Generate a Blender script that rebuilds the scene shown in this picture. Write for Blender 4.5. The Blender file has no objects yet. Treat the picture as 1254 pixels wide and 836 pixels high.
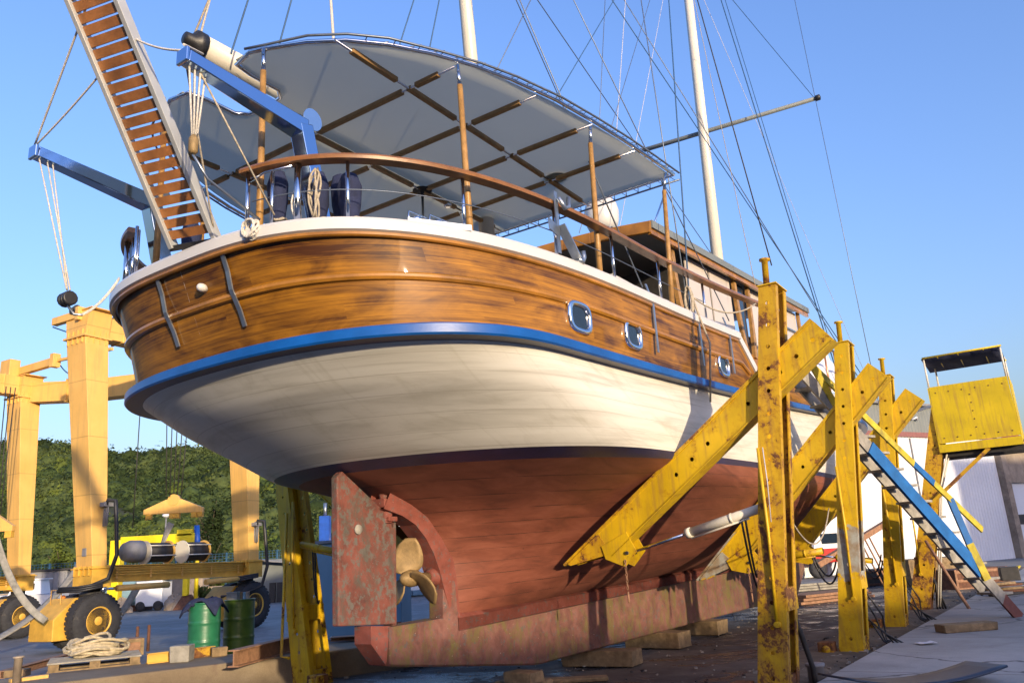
import bpy, math, random
import numpy as np
from mathutils import Vector, Matrix
PI = math.pi
R = random.Random(7)
scene = bpy.context.scene
C = scene.collection

# ------------------------------------------------------------------ camera numbers and surveying helpers
CF, CP, CR, CH = 979.735, math.radians(15.1161), 0.0607, 1.5
_R0 = np.array([1., 0, 0]); _U0 = np.array([0, -math.sin(CP), math.cos(CP)]); _F = np.array([0, math.cos(CP), math.sin(CP)])
_R = math.cos(CR)*_R0 - math.sin(CR)*_U0; _U = math.cos(CR)*_U0 + math.sin(CR)*_R0
EYE = np.array([0, 0, CH])
def ray(x, y): return _F + _R*(x-627.)/CF - _U*(y-418.)/CF
def wz(x, y, z=0.):                      # point of the survey photo on a level plane
    d = ray(x, y); return EYE + d*(z-CH)/d[2]
def wy(x, y, Y):                         # point at a forward distance
    d = ray(x, y); return EYE + d*Y/d[1]
YAW = math.radians(33.6646)
AX = np.array([math.sin(YAW), math.cos(YAW), 0]); TX = np.array([math.cos(YAW), -math.sin(YAW), 0]); OO = np.array([0.003, 10.5534, 0])
def stz(P): return (float((P-OO)@AX), float((P-OO)@TX), float(P[2]))
def ont(x, y, t):                        # boat frame point (s, t, z) in the plane t
    d = ray(x, y); return stz(EYE + d*((t-(EYE-OO)@TX)/(d@TX)))
def ons(x, y, s):
    d = ray(x, y); return stz(EYE + d*((s-(EYE-OO)@AX)/(d@AX)))
def onz(x, y, z): return stz(wz(x, y, z))
def B(s, t, z): return Vector((s, -t, z))            # boat frame -> local coordinates of boat-aligned roots
def BW(s, t, z): return OO + s*AX + t*TX + np.array([0, 0, z])
ROTZ = PI/2 - YAW

# ------------------------------------------------------------------ materials
class NT:
    def __init__(s, name):
        s.m = bpy.data.materials.new(name); s.m.use_nodes = True; s.t = s.m.node_tree; s.t.nodes.clear()
        s.out = s.t.nodes.new('ShaderNodeOutputMaterial'); s.b = s.t.nodes.new('ShaderNodeBsdfPrincipled')
        s.t.links.new(s.b.outputs[0], s.out.inputs[0]); s.tc = s.t.nodes.new('ShaderNodeTexCoord')
    def n(s, typ, **kw):
        q = s.t.nodes.new(typ)
        for k, v in kw.items():
            if k.startswith('i_'):
                q.inputs[k[2:].replace('_', ' ')].default_value = v
            else: setattr(q, k, v)
        return q
    def l(s, a, b): s.t.links.new(a, b)
    def mapping(s, scale=(1, 1, 1), src='Object', rot=(0, 0, 0)):
        m = s.n('ShaderNodeMapping'); m.inputs['Scale'].default_value = scale; m.inputs['Rotation'].default_value = rot
        s.l(s.tc.outputs[src], m.inputs[0]); return m.outputs[0]
    def noise(s, vec, scale, detail=4, rough=.55, dist=0.):
        q = s.n('ShaderNodeTexNoise'); q.inputs['Scale'].default_value = scale; q.inputs['Detail'].default_value = detail
        q.inputs['Roughness'].default_value = rough; q.inputs['Distortion'].default_value = dist
        s.l(vec, q.inputs['Vector']); return q.outputs[0]
    def ramp(s, fac, stops, interp='LINEAR'):
        q = s.n('ShaderNodeValToRGB'); q.color_ramp.interpolation = interp
        e = q.color_ramp.elements
        while len(e) < len(stops): e.new(.5)
        for el, (p, c) in zip(e, stops):
            el.position = p; el.color = (*c, 1) if len(c) == 3 else c
        s.l(fac, q.inputs[0]); return q.outputs[0]
    def mix(s, fac, a, b, mode='MIX'):
        q = s.n('ShaderNodeMix'); q.data_type = 'RGBA'; q.blend_type = mode
        for v, i in ((fac, 0), (a, 6), (b, 7)):
            if hasattr(v, 'is_linked') or hasattr(v, 'links'): s.l(v, q.inputs[i])
            else: q.inputs[i].default_value = v if i == 0 else ((*v, 1) if len(v) == 3 else v)
        return q.outputs[2]
    def math(s, op, a, b=0., c=None):
        q = s.n('ShaderNodeMath'); q.operation = op
        for v, i in ((a, 0), (b, 1), (c, 2)):
            if v is None: continue
            if hasattr(v, 'is_linked') or hasattr(v, 'links'): s.l(v, q.inputs[i])
            else: q.inputs[i].default_value = v
        return q.outputs[0]
    def bump(s, h, strength=.3, dist=.01):
        q = s.n('ShaderNodeBump'); q.inputs['Strength'].default_value = strength; q.inputs['Distance'].default_value = dist
        s.l(h, q.inputs['Height']); s.l(q.outputs[0], s.b.inputs['Normal'])
    def set(s, col=None, rough=None, metal=None, **kw):
        for v, k in ((col, 'Base Color'), (rough, 'Roughness'), (metal, 'Metallic')):
            if v is None: continue
            if hasattr(v, 'is_linked') or hasattr(v, 'links'): s.l(v, s.b.inputs[k])
            else: s.b.inputs[k].default_value = (*v, 1) if k == 'Base Color' else v
        for k, v in kw.items(): s.b.inputs[k.replace('_', ' ')].default_value = v
        return s.m

def plain(name, col, rough=.5, metal=0., var=.25, scale=6., bump=.15, bscale=40., dirt=None, dirtamt=.5, **kw):
    """a surface with uneven tone, light soiling and a fine bump"""
    t = NT(name); v = t.mapping()
    n1 = t.noise(v, scale, 6, .6)
    dark = tuple(c*(1-var) for c in col); lite = tuple(min(1, c*(1+var*.6)) for c in col)
    c = t.ramp(n1, [(.3, dark), (.7, lite)])
    if dirt:
        n2 = t.noise(v, scale*.45, 8, .65, .4)
        f = t.ramp(n2, [(dirtamt, (0, 0, 0)), (min(1, dirtamt+.18), (1, 1, 1))])
        c = t.mix(f, c, dirt)
    t.set(c, rough, metal, **kw)
    if bump: t.bump(t.noise(v, bscale, 4), bump, .01)
    return t.m

def rusty(name, col, rust=.56, rough=.5, dust=(.35, .25, .12), low=True, chip=(.5, .48, .42), bare=False):
    """painted steel with rust patches, chips, and more wear near the foot"""
    t = NT(name); v = t.mapping()
    base = t.ramp(t.noise(v, 2.2, 5), [(.3, tuple(c*.78 for c in col)), (.7, tuple(min(1, c*1.1) for c in col))])
    n = t.noise(v, 3.4, 9, .68, .3)
    n2 = t.noise(v, 21, 5, .7)
    h = t.math('ADD', t.math('MULTIPLY', n, .75), t.math('MULTIPLY', n2, .25))
    if low:
        sp = t.n('ShaderNodeSeparateXYZ'); t.l(t.tc.outputs['Object'], sp.inputs[0])
        zz = t.math('MULTIPLY', t.math('SUBTRACT', 1.6, sp.outputs[2]), .045)
        zz = t.math('MAXIMUM', zz, 0.)
        h = t.math('ADD', h, zz)
    f = t.ramp(h, [(rust, (0, 0, 0)), (rust+.035, (1, 1, 1))])
    halo = t.ramp(h, [(rust-.07, (0, 0, 0)), (rust+.02, (.75, .75, .75))])
    rc = t.ramp(t.noise(v, 30, 5), [(.3, (.065, .022, .01)), (.7, (.22, .085, .025))])
    c = t.mix(halo, base, (col[0]*.62, col[1]*.48, col[2]*.4))
    c = t.mix(f, c, rc)
    cf = t.ramp(t.noise(v, 13, 7, .75), [(.71, (0, 0, 0)), (.73, (1, 1, 1))])
    c = t.mix(cf, c, chip)
    m = t.mapping((14, 14, 1.2)); st = t.ramp(t.noise(m, 1.3, 5), [(.50, (0, 0, 0)), (.74, (.62, .62, .62))])
    c = t.mix(st, c, (.27, .14, .045))
    if bare:                              # a large patch where the paint has come off
        sp2 = t.n('ShaderNodeSeparateXYZ'); t.l(t.tc.outputs['Object'], sp2.inputs[0]); z_ = sp2.outputs[2]
        band = t.math('SUBTRACT', 1., t.math('DIVIDE', t.math('ABSOLUTE', t.math('SUBTRACT', z_, 1.35)), .75))
        pm = t.ramp(t.math('ADD', t.math('MULTIPLY', band, .55), t.math('MULTIPLY', t.noise(v, 5, 5), .6)), [(.60, (0, 0, 0)), (.62, (1, 1, 1))])
        bc_ = t.ramp(t.noise(v, 7, 6), [(.4, (.36, .37, .33)), (.62, (.26, .18, .10))]); c = t.mix(pm, c, bc_)
    r = t.ramp(f, [(0, (rough,)*3), (1, (.85,)*3)])
    t.set(c, r)
    t.bump(t.math('ADD', t.math('MULTIPLY', f, .8), t.noise(v, 55, 4)), .25, .006)
    return t.m

def planks(name, base, alt, pw=.11, sx=1.2, grain=28., rough=.25, coat=0., seam=.0, seamcol=(.05, .02, .01), stain=None, stainthr=.6, uv=True, bumpk=.25, blotch=0.35, seamw=.04, wave=.0):
    """long planks running along the UV u axis, seams every pw along v"""
    t = NT(name); src = 'UV' if uv else 'Object'
    sp = t.n('ShaderNodeSeparateXYZ'); t.l(t.tc.outputs[src], sp.inputs[0])
    vw = sp.outputs[1]
    if wave:
        vw = t.math('ADD', vw, t.math('MULTIPLY', t.noise(t.mapping((.35, .0, 0), src), 1., 2), wave))
    k = t.math('DIVIDE', vw, pw); fl = t.math('FLOOR', k); fr = t.math('FRACT', k)
    # tone of each plank piece
    cm = t.n('ShaderNodeCombineXYZ')
    off = t.math('MULTIPLY', fl, 3.71); ul = t.math('FLOOR', t.math('DIVIDE', t.math('ADD', sp.outputs[0], off), 2.6))
    t.l(ul, cm.inputs[0]); t.l(fl, cm.inputs[1])
    wn = t.n('ShaderNodeTexWhiteNoise'); t.l(cm.outputs[0], wn.inputs[0])
    # grain: stretched noise shifted per plank
    cg = t.n('ShaderNodeCombineXYZ'); t.l(t.math('MULTIPLY', sp.outputs[0], sx), cg.inputs[0]); t.l(t.math('MULTIPLY', sp.outputs[1], grain), cg.inputs[1]); t.l(t.math('MULTIPLY', wn.outputs[0], 40.), cg.inputs[2])
    g = t.noise(cg.outputs[0], 1., 6, .62, 1.1)
    bl = t.noise(t.mapping((1.1, 3.2, 1), src), 1.6, 5, .6, .8)
    f = t.math('ADD', t.math('ADD', t.math('MULTIPLY', g, .75), t.math('MULTIPLY', wn.outputs[0], .16)), t.math('MULTIPLY', t.math('SUBTRACT', bl, .5), blotch))
    c = t.ramp(f, [(.28, alt), (.5, tuple((a+b)/2 for a, b in zip(alt, base))), (.72, base)])
    if stain:
        s_ = t.ramp(t.noise(t.mapping((1.5, 5, 1), src), 2.2, 7, .7, .5), [(stainthr, (0, 0, 0)), (stainthr+.1, (.85, .85, .85))])
        c = t.mix(s_, c, stain)
    sm = None
    if seam:
        e = t.math('LESS_THAN', t.math('MINIMUM', fr, t.math('SUBTRACT', 1., fr)), seamw)
        sm = t.math('MULTIPLY', e, t.math('MULTIPLY', t.noise(t.mapping((2, 8, 1), src), 2., 4), seam*1.7)); sm = t.math('MINIMUM', sm, 1.)
        c = t.mix(sm, c, seamcol)
    t.set(c, rough, 0., Specular_IOR_Level=.3 if coat else .5, Coat_Weight=coat, Coat_Roughness=.035)
    h = g
    if sm is not None: h = t.math('SUBTRACT', t.math('MULTIPLY', g, .25), sm)
    t.bump(h, bumpk, .004)
    return t.m

M = {}
M['varnish'] = planks('varnished_planking', (.43, .185, .012), (.055, .016, .003), pw=.115, sx=.42, grain=34, rough=.55, coat=.24, seam=.4, seamcol=(.06, .02, .005), blotch=.75, bumpk=.05, seamw=.02)
M['varnish_trim'] = plain('varnished_trim', (.36, .155, .018), .4, var=.45, scale=3, bump=.05, Coat_Weight=.4, Coat_Roughness=.08, Specular_IOR_Level=.3)
M['teak'] = plain('oiled_teak', (.37, .20, .06), .45, var=.4, scale=9, bump=.2)
M['batten'] = plain('canopy_batten_wood', (.33, .19, .07), .5, var=.35, scale=7)
M['handrail'] = plain('varnished_handrail', (.24, .10, .03), .42, var=.35, scale=5, bump=.05, Coat_Weight=.25)
M['slat'] = plain('gangway_slat_wood', (.33, .13, .035), .5, var=.5, scale=3.5, bump=.3)
M['white'] = plain('white_gloss_paint', (.60, .585, .56), .3, var=.06, scale=2.5, bump=.04, bscale=14)
M['blue_rail'] = plain('blue_gloss_rail', (.003, .085, .34), .38, var=.25, scale=3, bump=.05, dirt=(.01, .04, .14), dirtamt=.66)
M['navy'] = plain('navy_paint', (.012, .016, .07), .38, var=.3, scale=5, dirt=(.14, .10, .1), dirtamt=.68)
M['steel'] = plain('polished_stainless', (.78, .80, .84), .12, 1., var=.06, scale=3, bump=.03, bscale=9)
M['dullsteel'] = plain('galvanised_steel', (.42, .46, .5), .38, .9, var=.25, scale=8, bump=.08)
M['sky_tint_steel'] = plain('sky_tinted_stainless', (.40, .54, .74), .12, 1., var=.04, scale=2, bump=.02, bscale=5)  # davit metal: blue of the reflected sky is put into the base colour
M['black'] = plain('black_plastic', (.02, .02, .022), .45, var=.3, scale=8)
M['rubber'] = plain('tyre_rubber', (.028, .028, .032), .8, var=.35, scale=12, bump=.3, dirt=(.10, .085, .07), dirtamt=.6)
M['canvas'] = plain('grey_canvas', (.48, .52, .49), .85, var=.06, scale=1.2, bump=.12, bscale=90)
M['bluecloth'] = plain('navy_cloth', (.018, .025, .07), .9, var=.35, scale=14, bump=.5, bscale=24)
M['mast'] = plain('mast_paint', (.66, .62, .52), .35, var=.06, scale=2)
M['alu'] = plain('pale_aluminium', (.50, .50, .48), .42, .35, var=.12, scale=4, bump=.05)
M['rope'] = plain('weathered_rope', (.42, .36, .27), .9, var=.35, scale=40, bump=.6, bscale=120)
M['rope_white'] = plain('white_rope', (.62, .58, .52), .9, var=.3, scale=60, bump=.5, bscale=140)
M['wire'] = plain('rigging_wire', (.16, .19, .24), .45, .6, var=.2)
M['wire_blue'] = plain('blue_rigging_line', (.03, .09, .2), .6, var=.2)
M['wire_pale'] = plain('pale_halyard', (.5, .5, .55), .8, var=.2)
M['glass'] = plain('dark_glass', (.015, .025, .04), .04, var=.1, bump=0)
M['cream'] = plain('cream_plastic_window', (.56, .50, .44), .35, var=.12, scale=1.2, bump=.25, bscale=2.5)
M['redhouse'] = plain('roof_tiles_red', (.25, .05, .04), .8, var=.3)
M['bronze'] = plain('fouled_bronze', (.30, .20, .085), .62, .25, var=.35, scale=9, dirt=(.07, .05, .025), dirtamt=.6, bump=.3)
M['copper'] = plain('copper_tube', (.55, .27, .15), .3, .8)
M['yellow'] = rusty('yellow_stand_paint', (.62, .40, .006), .60)
M['yellow_rusty'] = rusty('worn_yellow_paint', (.58, .35, .01), .535)
M['yellow_bare'] = rusty('partly_bare_yellow_paint', (.62, .40, .006), .60, bare=True)
M['yellow_clean'] = rusty('yellow_booth_paint', (.60, .44, .004), .68, low=False)
def liftpaint():
    t = NT('travel_lift_paint'); v = t.mapping()
    c = t.ramp(t.noise(v, .9, 6, .6), [(.3, (.64, .37, .085)), (.7, (.78, .47, .13))])
    s = t.ramp(t.noise(t.mapping((7, 7, .45)), 1.2, 7, .7), [(.50, (0, 0, 0)), (.75, (.55, .55, .55))]); c = t.mix(s, c, (.38, .24, .10))
    d = t.ramp(t.noise(v, 11, 8, .75), [(.68, (0, 0, 0)), (.71, (.9, .9, .9))]); c = t.mix(d, c, (.22, .10, .035))
    sp = t.n('ShaderNodeSeparateXYZ'); t.l(v, sp.inputs[0]); fr = t.math('FRACT', t.math('DIVIDE', sp.outputs[2], 1.45))
    w = t.math('LESS_THAN', t.math('ABSOLUTE', t.math('SUBTRACT', fr, .5)), .008); c = t.mix(t.math('MULTIPLY', w, .45), c, (.30, .16, .04))
    t.set(c, .5); t.bump(t.math('ADD', t.noise(v, 3, 4), t.math('MULTIPLY', w, .6)), .3, .01); return t.m
M['lift'] = liftpaint()
M['lift_dark'] = plain('travel_lift_soiled_paint', (.62, .36, .05), .55, var=.28, scale=3, dirt=(.22, .13, .05), dirtamt=.6)
M['rustiron'] = plain('rusty_iron', (.13, .055, .03), .85, var=.5, scale=12, bump=.5)
M['darkiron'] = plain('dark_greasy_iron', (.03, .028, .027), .6, var=.4, scale=10)
M['brownpipe'] = plain('rust_brown_pipe', (.30, .16, .09), .8, var=.35, scale=14, dirt=(.09, .04, .03), dirtamt=.58)
M['timber'] = plain('weathered_timber', (.24, .165, .085), .85, var=.45, scale=9, bump=.5, dirt=(.06, .045, .03), dirtamt=.56)
M['timber_grey'] = plain('grey_timber', (.30, .28, .24), .9, var=.35, scale=8, bump=.5, dirt=(.10, .08, .06), dirtamt=.6)
M['blueplank'] = plain('worn_blue_plank', (.01, .12, .36), .6, var=.3, scale=5, dirt=(.10, .13, .16), dirtamt=.69)
M['yellowplank'] = plain('worn_yellow_plank', (.50, .40, .03), .65, var=.35, scale=8, dirt=(.14, .12, .05), dirtamt=.52)
M['redplank'] = plain('oxide_red_paint', (.17, .06, .045), .8, var=.3)
M['greendrum'] = plain('green_drum_paint', (.02, .15, .07), .38, var=.25, scale=4, dirt=(.07, .08, .02), dirtamt=.62, Coat_Weight=.3)
M['olivedrum'] = plain('olive_green_drum_paint', (.075, .13, .012), .38, var=.3, scale=4, dirt=(.09, .06, .02), dirtamt=.62, Coat_Weight=.3)
M['tarp'] = plain('white_tarpaulin', (.72, .72, .74), .6, var=.06, bump=.5, bscale=5)
M['darktarp'] = plain('dark_blue_sheet', (.028, .045, .075), .45, var=.3, scale=4, bump=.3, bscale=8)
M['bluegrey'] = plain('blue_grey_panel', (.20, .33, .42), .6, var=.1, scale=2)
M['boatwhite'] = plain('white_gelcoat', (.75, .77, .80), .3, var=.04)
M['strongblue'] = plain('strong_blue_paint', (.01, .08, .42), .45, var=.2)
M['redpaint'] = plain('red_vehicle_paint', (.5, .03, .02), .4, var=.15)
M['beacon'] = plain('amber_beacon_glass', (.85, .22, .02), .25, var=.1, bump=0)
M['grey'] = plain('mid_grey_paint', (.22, .22, .23), .6, var=.2)
M['sling'] = plain('soiled_sling_webbing', (.27, .26, .23), .85, var=.3, scale=9, bump=.3, dirt=(.10, .09, .08), dirtamt=.6)

_m = M['canvas']; _t = _m.node_tree; _b = [n for n in _t.nodes if n.type == 'BSDF_PRINCIPLED'][0]; _o = [n for n in _t.nodes if n.type == 'OUTPUT_MATERIAL'][0]
_tr = _t.nodes.new('ShaderNodeBsdfTranslucent'); _tr.inputs[0].default_value = (.74, .75, .70, 1); _mx = _t.nodes.new('ShaderNodeMixShader'); _mx.inputs[0].default_value = .6
_t.links.new(_b.outputs[0], _mx.inputs[1]); _t.links.new(_tr.outputs[0], _mx.inputs[2]); _t.links.new(_mx.outputs[0], _o.inputs[0])

def hullwhite():
    t = NT('cream_hull_paint')
    v = t.mapping((.5, 9., 1), 'UV'); n = t.noise(v, 1.2, 7, .62, .6)
    c = t.ramp(n, [(.30, (.47, .445, .38)), (.52, (.66, .635, .565)), (.8, (.74, .72, .66))])
    v2 = t.mapping((1.2, 1.5, 1), 'UV'); d = t.ramp(t.noise(v2, 1.4, 7, .7, 1.), [(.55, (0, 0, 0)), (.8, (.55, .55, .55))])
    c = t.mix(d, c, (.36, .33, .24))
    sp = t.n('ShaderNodeSeparateXYZ'); t.l(t.tc.outputs['UV'], sp.inputs[0])
    fr = t.math('FRACT', t.math('DIVIDE', sp.outputs[1], .125))
    seam = t.math('MULTIPLY', t.math('LESS_THAN', fr, .035), t.math('MULTIPLY', t.noise(t.mapping((1.3, 4, 1), 'UV'), 1.6, 3), .7))
    c = t.mix(seam, c, (.28, .25, .19))
    run = t.ramp(t.noise(t.mapping((4.5, .5, 1), 'UV'), 1.5, 6, .7, .3), [(.56, (0, 0, 0)), (.74, (.42, .42, .42))]); c = t.mix(run, c, (.40, .37, .28))
    scuff = t.ramp(t.noise(t.mapping((1.2, 7, 1), 'UV'), 3.3, 8, .78), [(.70, (0, 0, 0)), (.73, (.6, .6, .6))]); c = t.mix(scuff, c, (.24, .22, .18))
    t.set(c, .42)
    t.bump(t.math('SUBTRACT', t.math('MULTIPLY', n, .6), seam), .2, .006)
    return t.m
M['hullwhite'] = hullwhite()

def antifoul():
    t = NT('red_antifouling')
    v = t.mapping((.9, 4., 1), 'UV'); n = t.noise(v, 1.8, 7, .65, .5)
    c = t.ramp(n, [(.28, (.105, .032, .019)), (.5, (.19, .058, .033)), (.75, (.27, .092, .056))])
    sp = t.n('ShaderNodeSeparateXYZ'); t.l(t.tc.outputs['UV'], sp.inputs[0])
    vv = t.math('ADD', sp.outputs[1], t.math('MULTIPLY', t.noise(t.mapping((.4, .4, 1), 'UV'), 1., 2), .05))
    fr = t.math('FRACT', t.math('DIVIDE', vv, .135))
    seam = t.math('MULTIPLY', t.math('LESS_THAN', fr, .045), t.math('MINIMUM', t.math('MULTIPLY', t.math('MAXIMUM', t.math('SUBTRACT', t.noise(t.mapping((1.1, 3, 1), 'UV'), 2.2, 4), .36), 0.), 5.), 1.))
    c = t.mix(seam, c, (.055, .02, .012))
    sp1 = t.ramp(t.noise(t.mapping((2.4, 5, 1), 'UV'), 2.4, 6, .72), [(.66, (0, 0, 0)), (.69, (1, 1, 1))])
    c = t.mix(sp1, c, (.07, .022, .015))
    sp2 = t.ramp(t.noise(t.mapping((3, 7, 1), 'UV'), 3.1, 8, .8), [(.735, (0, 0, 0)), (.75, (1, 1, 1))])
    c = t.mix(sp2, c, (.42, .35, .28))
    t.set(c, .62); t.bump(t.math('SUBTRACT', t.math('MULTIPLY', t.noise(v, 9, 5), .5), seam), .3, .008)
    return t.m
M['antifoul'] = antifoul()

def keelmat(name, cols, algae, athr=.55, speck=(.10, .095, .09), sthr=.62):
    t = NT(name); v = t.mapping()
    c = t.ramp(t.noise(v, 4.5, 8, .68, .4), [(.3, cols[0]), (.5, cols[1]), (.72, cols[2])])
    s1 = t.ramp(t.noise(v, 15, 8, .75), [(sthr-.07, (0, 0, 0)), (sthr, (.9, .9, .9))]); c = t.mix(s1, c, speck)
    if algae:
        a = t.ramp(t.noise(t.mapping((2.3, 2.3, 1.1)), 1.9, 9, .76, .6), [(athr, (0, 0, 0)), (athr+.14, (.85, .85, .85))]); c = t.mix(a, c, algae)
    d = t.ramp(t.noise(v, 42, 3), [(.72, (0, 0, 0)), (.75, (1, 1, 1))]); c = t.mix(d, c, (.5, .42, .36))
    t.set(c, .75); t.bump(t.noise(v, 26, 7, .7), .45, .008)
    return t.m
M['keel'] = keelmat('fouled_pink_keel', [(.08, .035, .03), (.16, .065, .05), (.24, .11, .088)], (.13, .115, .025), .475)
M['keel_trim'] = keelmat('red_keel_trim', [(.13, .034, .022), (.20, .053, .036), (.26, .08, .06)], None)
M['rudder'] = keelmat('blotched_red_rudder', [(.08, .032, .025), (.17, .05, .035), (.23, .08, .06)], (.075, .07, .055), .50, (.12, .115, .10), .565)

def ground(name, cols, scale, rough=(.5, .9), patch=None, pthr=.6, bump=.4, joints=None):
    t = NT(name); v = t.mapping()
    c = t.ramp(t.noise(v, scale, 10, .68, .3), [(.3, cols[0]), (.5, cols[1]), (.72, cols[2])])
    big = t.ramp(t.noise(v, scale*.13, 6, .6, .5), [(.42, (0, 0, 0)), (.62, (.6, .6, .6))]); c = t.mix(big, c, tuple(x*.62 for x in cols[0]))
    r = (rough[0]+rough[1])/2
    if patch:
        p = t.ramp(t.noise(t.mapping((1, 1.6, 1)), scale*.35, 7, .65, 1.), [(pthr, (0, 0, 0)), (pthr+.06, (1, 1, 1))])
        c = t.mix(p, c, patch); r = t.ramp(p, [(0, (rough[1],)*3), (1, (rough[0],)*3)])
    fine = t.noise(v, 60, 6, .7); c = t.mix(.35, c, t.ramp(fine, [(.3, (.35, .35, .35)), (.7, (1, 1, 1))]), 'MULTIPLY')
    if joints:
        br = t.n('ShaderNodeTexBrick'); br.inputs['Scale'].default_value = 1; br.offset = 0
        br.inputs['Brick Width'].default_value = joints; br.inputs['Row Height'].default_value = joints; br.inputs['Mortar Size'].default_value = .012
        br.inputs['Color1'].default_value = (1, 1, 1, 1); br.inputs['Color2'].default_value = (.93, .93, .93, 1); br.inputs['Mortar'].default_value = (.45, .43, .4, 1)
        t.l(t.mapping((1, 1, 1), rot=(0, 0, .55)), br.inputs[0]); c = t.mix(1., c, br.outputs[0], 'MULTIPLY')
    if joints:                            # wandering cracks and dark drips
        vd = t.n('ShaderNodeVectorMath'); vd.operation = 'ADD'; nn = t.n('ShaderNodeTexNoise'); nn.inputs['Scale'].default_value = 1.7; nn.inputs['Detail'].default_value = 5; t.l(v, nn.inputs[0])
        sc_ = t.n('ShaderNodeVectorMath'); sc_.operation = 'SCALE'; sc_.inputs[3].default_value = .55; t.l(nn.outputs[1], sc_.inputs[0]); t.l(v, vd.inputs[0]); t.l(sc_.outputs[0], vd.inputs[1])
        vo = t.n('ShaderNodeTexVoronoi'); vo.feature = 'DISTANCE_TO_EDGE'; vo.inputs['Scale'].default_value = .42; t.l(vd.outputs[0], vo.inputs['Vector'])
        ck = t.ramp(vo.outputs[0], [(.004, (.75, .75, .75)), (.011, (0, 0, 0))]); c = t.mix(ck, c, (.07, .065, .06))
        sp_ = t.ramp(t.noise(v, 4.2, 8, .75), [(.66, (0, 0, 0)), (.70, (.7, .7, .7))]); c = t.mix(sp_, c, (.12, .11, .10))
    t.set(c, r); t.bump(t.noise(v, 22, 9, .7), bump, .02)
    return t.m
M['yard'] = ground('yard_concrete', [(.13, .14, .15), (.20, .21, .22), (.27, .28, .29)], 1.6, (.45, .7), (.10, .105, .12), .6, .2, 5.)
M['slip'] = ground('slip_ground', [(.075, .062, .05), (.14, .115, .092), (.22, .185, .15)], 2.1, (.22, .85), (.045, .05, .06), .50, .7)
M['slab'] = ground('pale_concrete_slab', [(.34, .33, .31), (.43, .42, .39), (.52, .50, .47)], 1.4, (.6, .85), (.30, .29, .27), .6, .25, 3.2)
M['kerb'] = ground('brown_concrete_kerb', [(.23, .17, .11), (.31, .24, .155), (.38, .31, .21)], 1.8, (.8, .9), (.17, .115, .08), .62, .4)
M['dirt'] = ground('wood_and_dirt_band', [(.10, .075, .05), (.18, .14, .095), (.26, .21, .15)], 3.0, (.8, .95), (.08, .06, .045), .58, .6)
M['earth'] = ground('far_ground', [(.10, .10, .06), (.16, .15, .10), (.22, .2, .15)], .3, (.9, .95))

def leaf(name, a, b, scale=.25):
    t = NT(name); v = t.mapping()
    c = t.ramp(t.noise(v, scale, 5, .6), [(.3, a), (.7, b)])
    c2 = t.ramp(t.noise(v, scale*14, 4), [(.25, (.6, .6, .6)), (.75, (1.25, 1.25, 1.2))]); c = t.mix(1., c, c2, 'MULTIPLY')
    t.set(c, .85, Specular_IOR_Level=.15); return t.m
M['leaf_dark'] = leaf('dark_foliage', (.014, .026, .008), (.034, .052, .014))
M['leaf_mid'] = leaf('maquis_foliage', (.036, .062, .016), (.086, .110, .036), .06)
M['leaf_light'] = leaf('light_foliage', (.06, .095, .016), (.13, .155, .028))
M['bark'] = plain('bark', (.10, .075, .05), .95, var=.4, bump=.5)
M['hill'] = ground('scrub_soil', [(.025, .035, .012), (.045, .052, .02), (.11, .10, .065)], .3, (.9, .95))

def corrugated(name, col, pitch=.2):
    t = NT(name); v = t.mapping(src='UV')
    w = t.n('ShaderNodeTexWave'); w.bands_direction = 'X'; w.inputs['Scale'].default_value = 1/pitch*.5*PI/ (PI*.5) * .314; t.l(v, w.inputs[0])
    n = t.noise(t.mapping((.8, .15, 1), 'UV'), 1.1, 5)
    c = t.ramp(n, [(.3, tuple(x*.86 for x in col)), (.7, col)])
    t.set(c, .45); return t.m
M['shedwhite'] = plain('white_sheeting', (.68, .70, .74), .5, var=.1, scale=.4, bump=0, dirt=(.5, .48, .45), dirtamt=.68)
M['shedgrey'] = plain('grey_sheeting', (.17, .19, .19), .6, var=.15, scale=.6, bump=0)
M['flash'] = plain('red_flashing', (.24, .10, .09), .6, var=.2)
M['pillar'] = plain('stained_concrete_pillar', (.33, .27, .21), .9, var=.3, scale=2, dirt=(.16, .12, .09), dirtamt=.5)
M['houseroof'] = M['redhouse']
M['housewall'] = plain('house_wall', (.6, .45, .35), .8, var=.15)
M['fencemesh'] = plain('blue_fence_wire', (.05, .13, .20), .5, .3)

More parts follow.
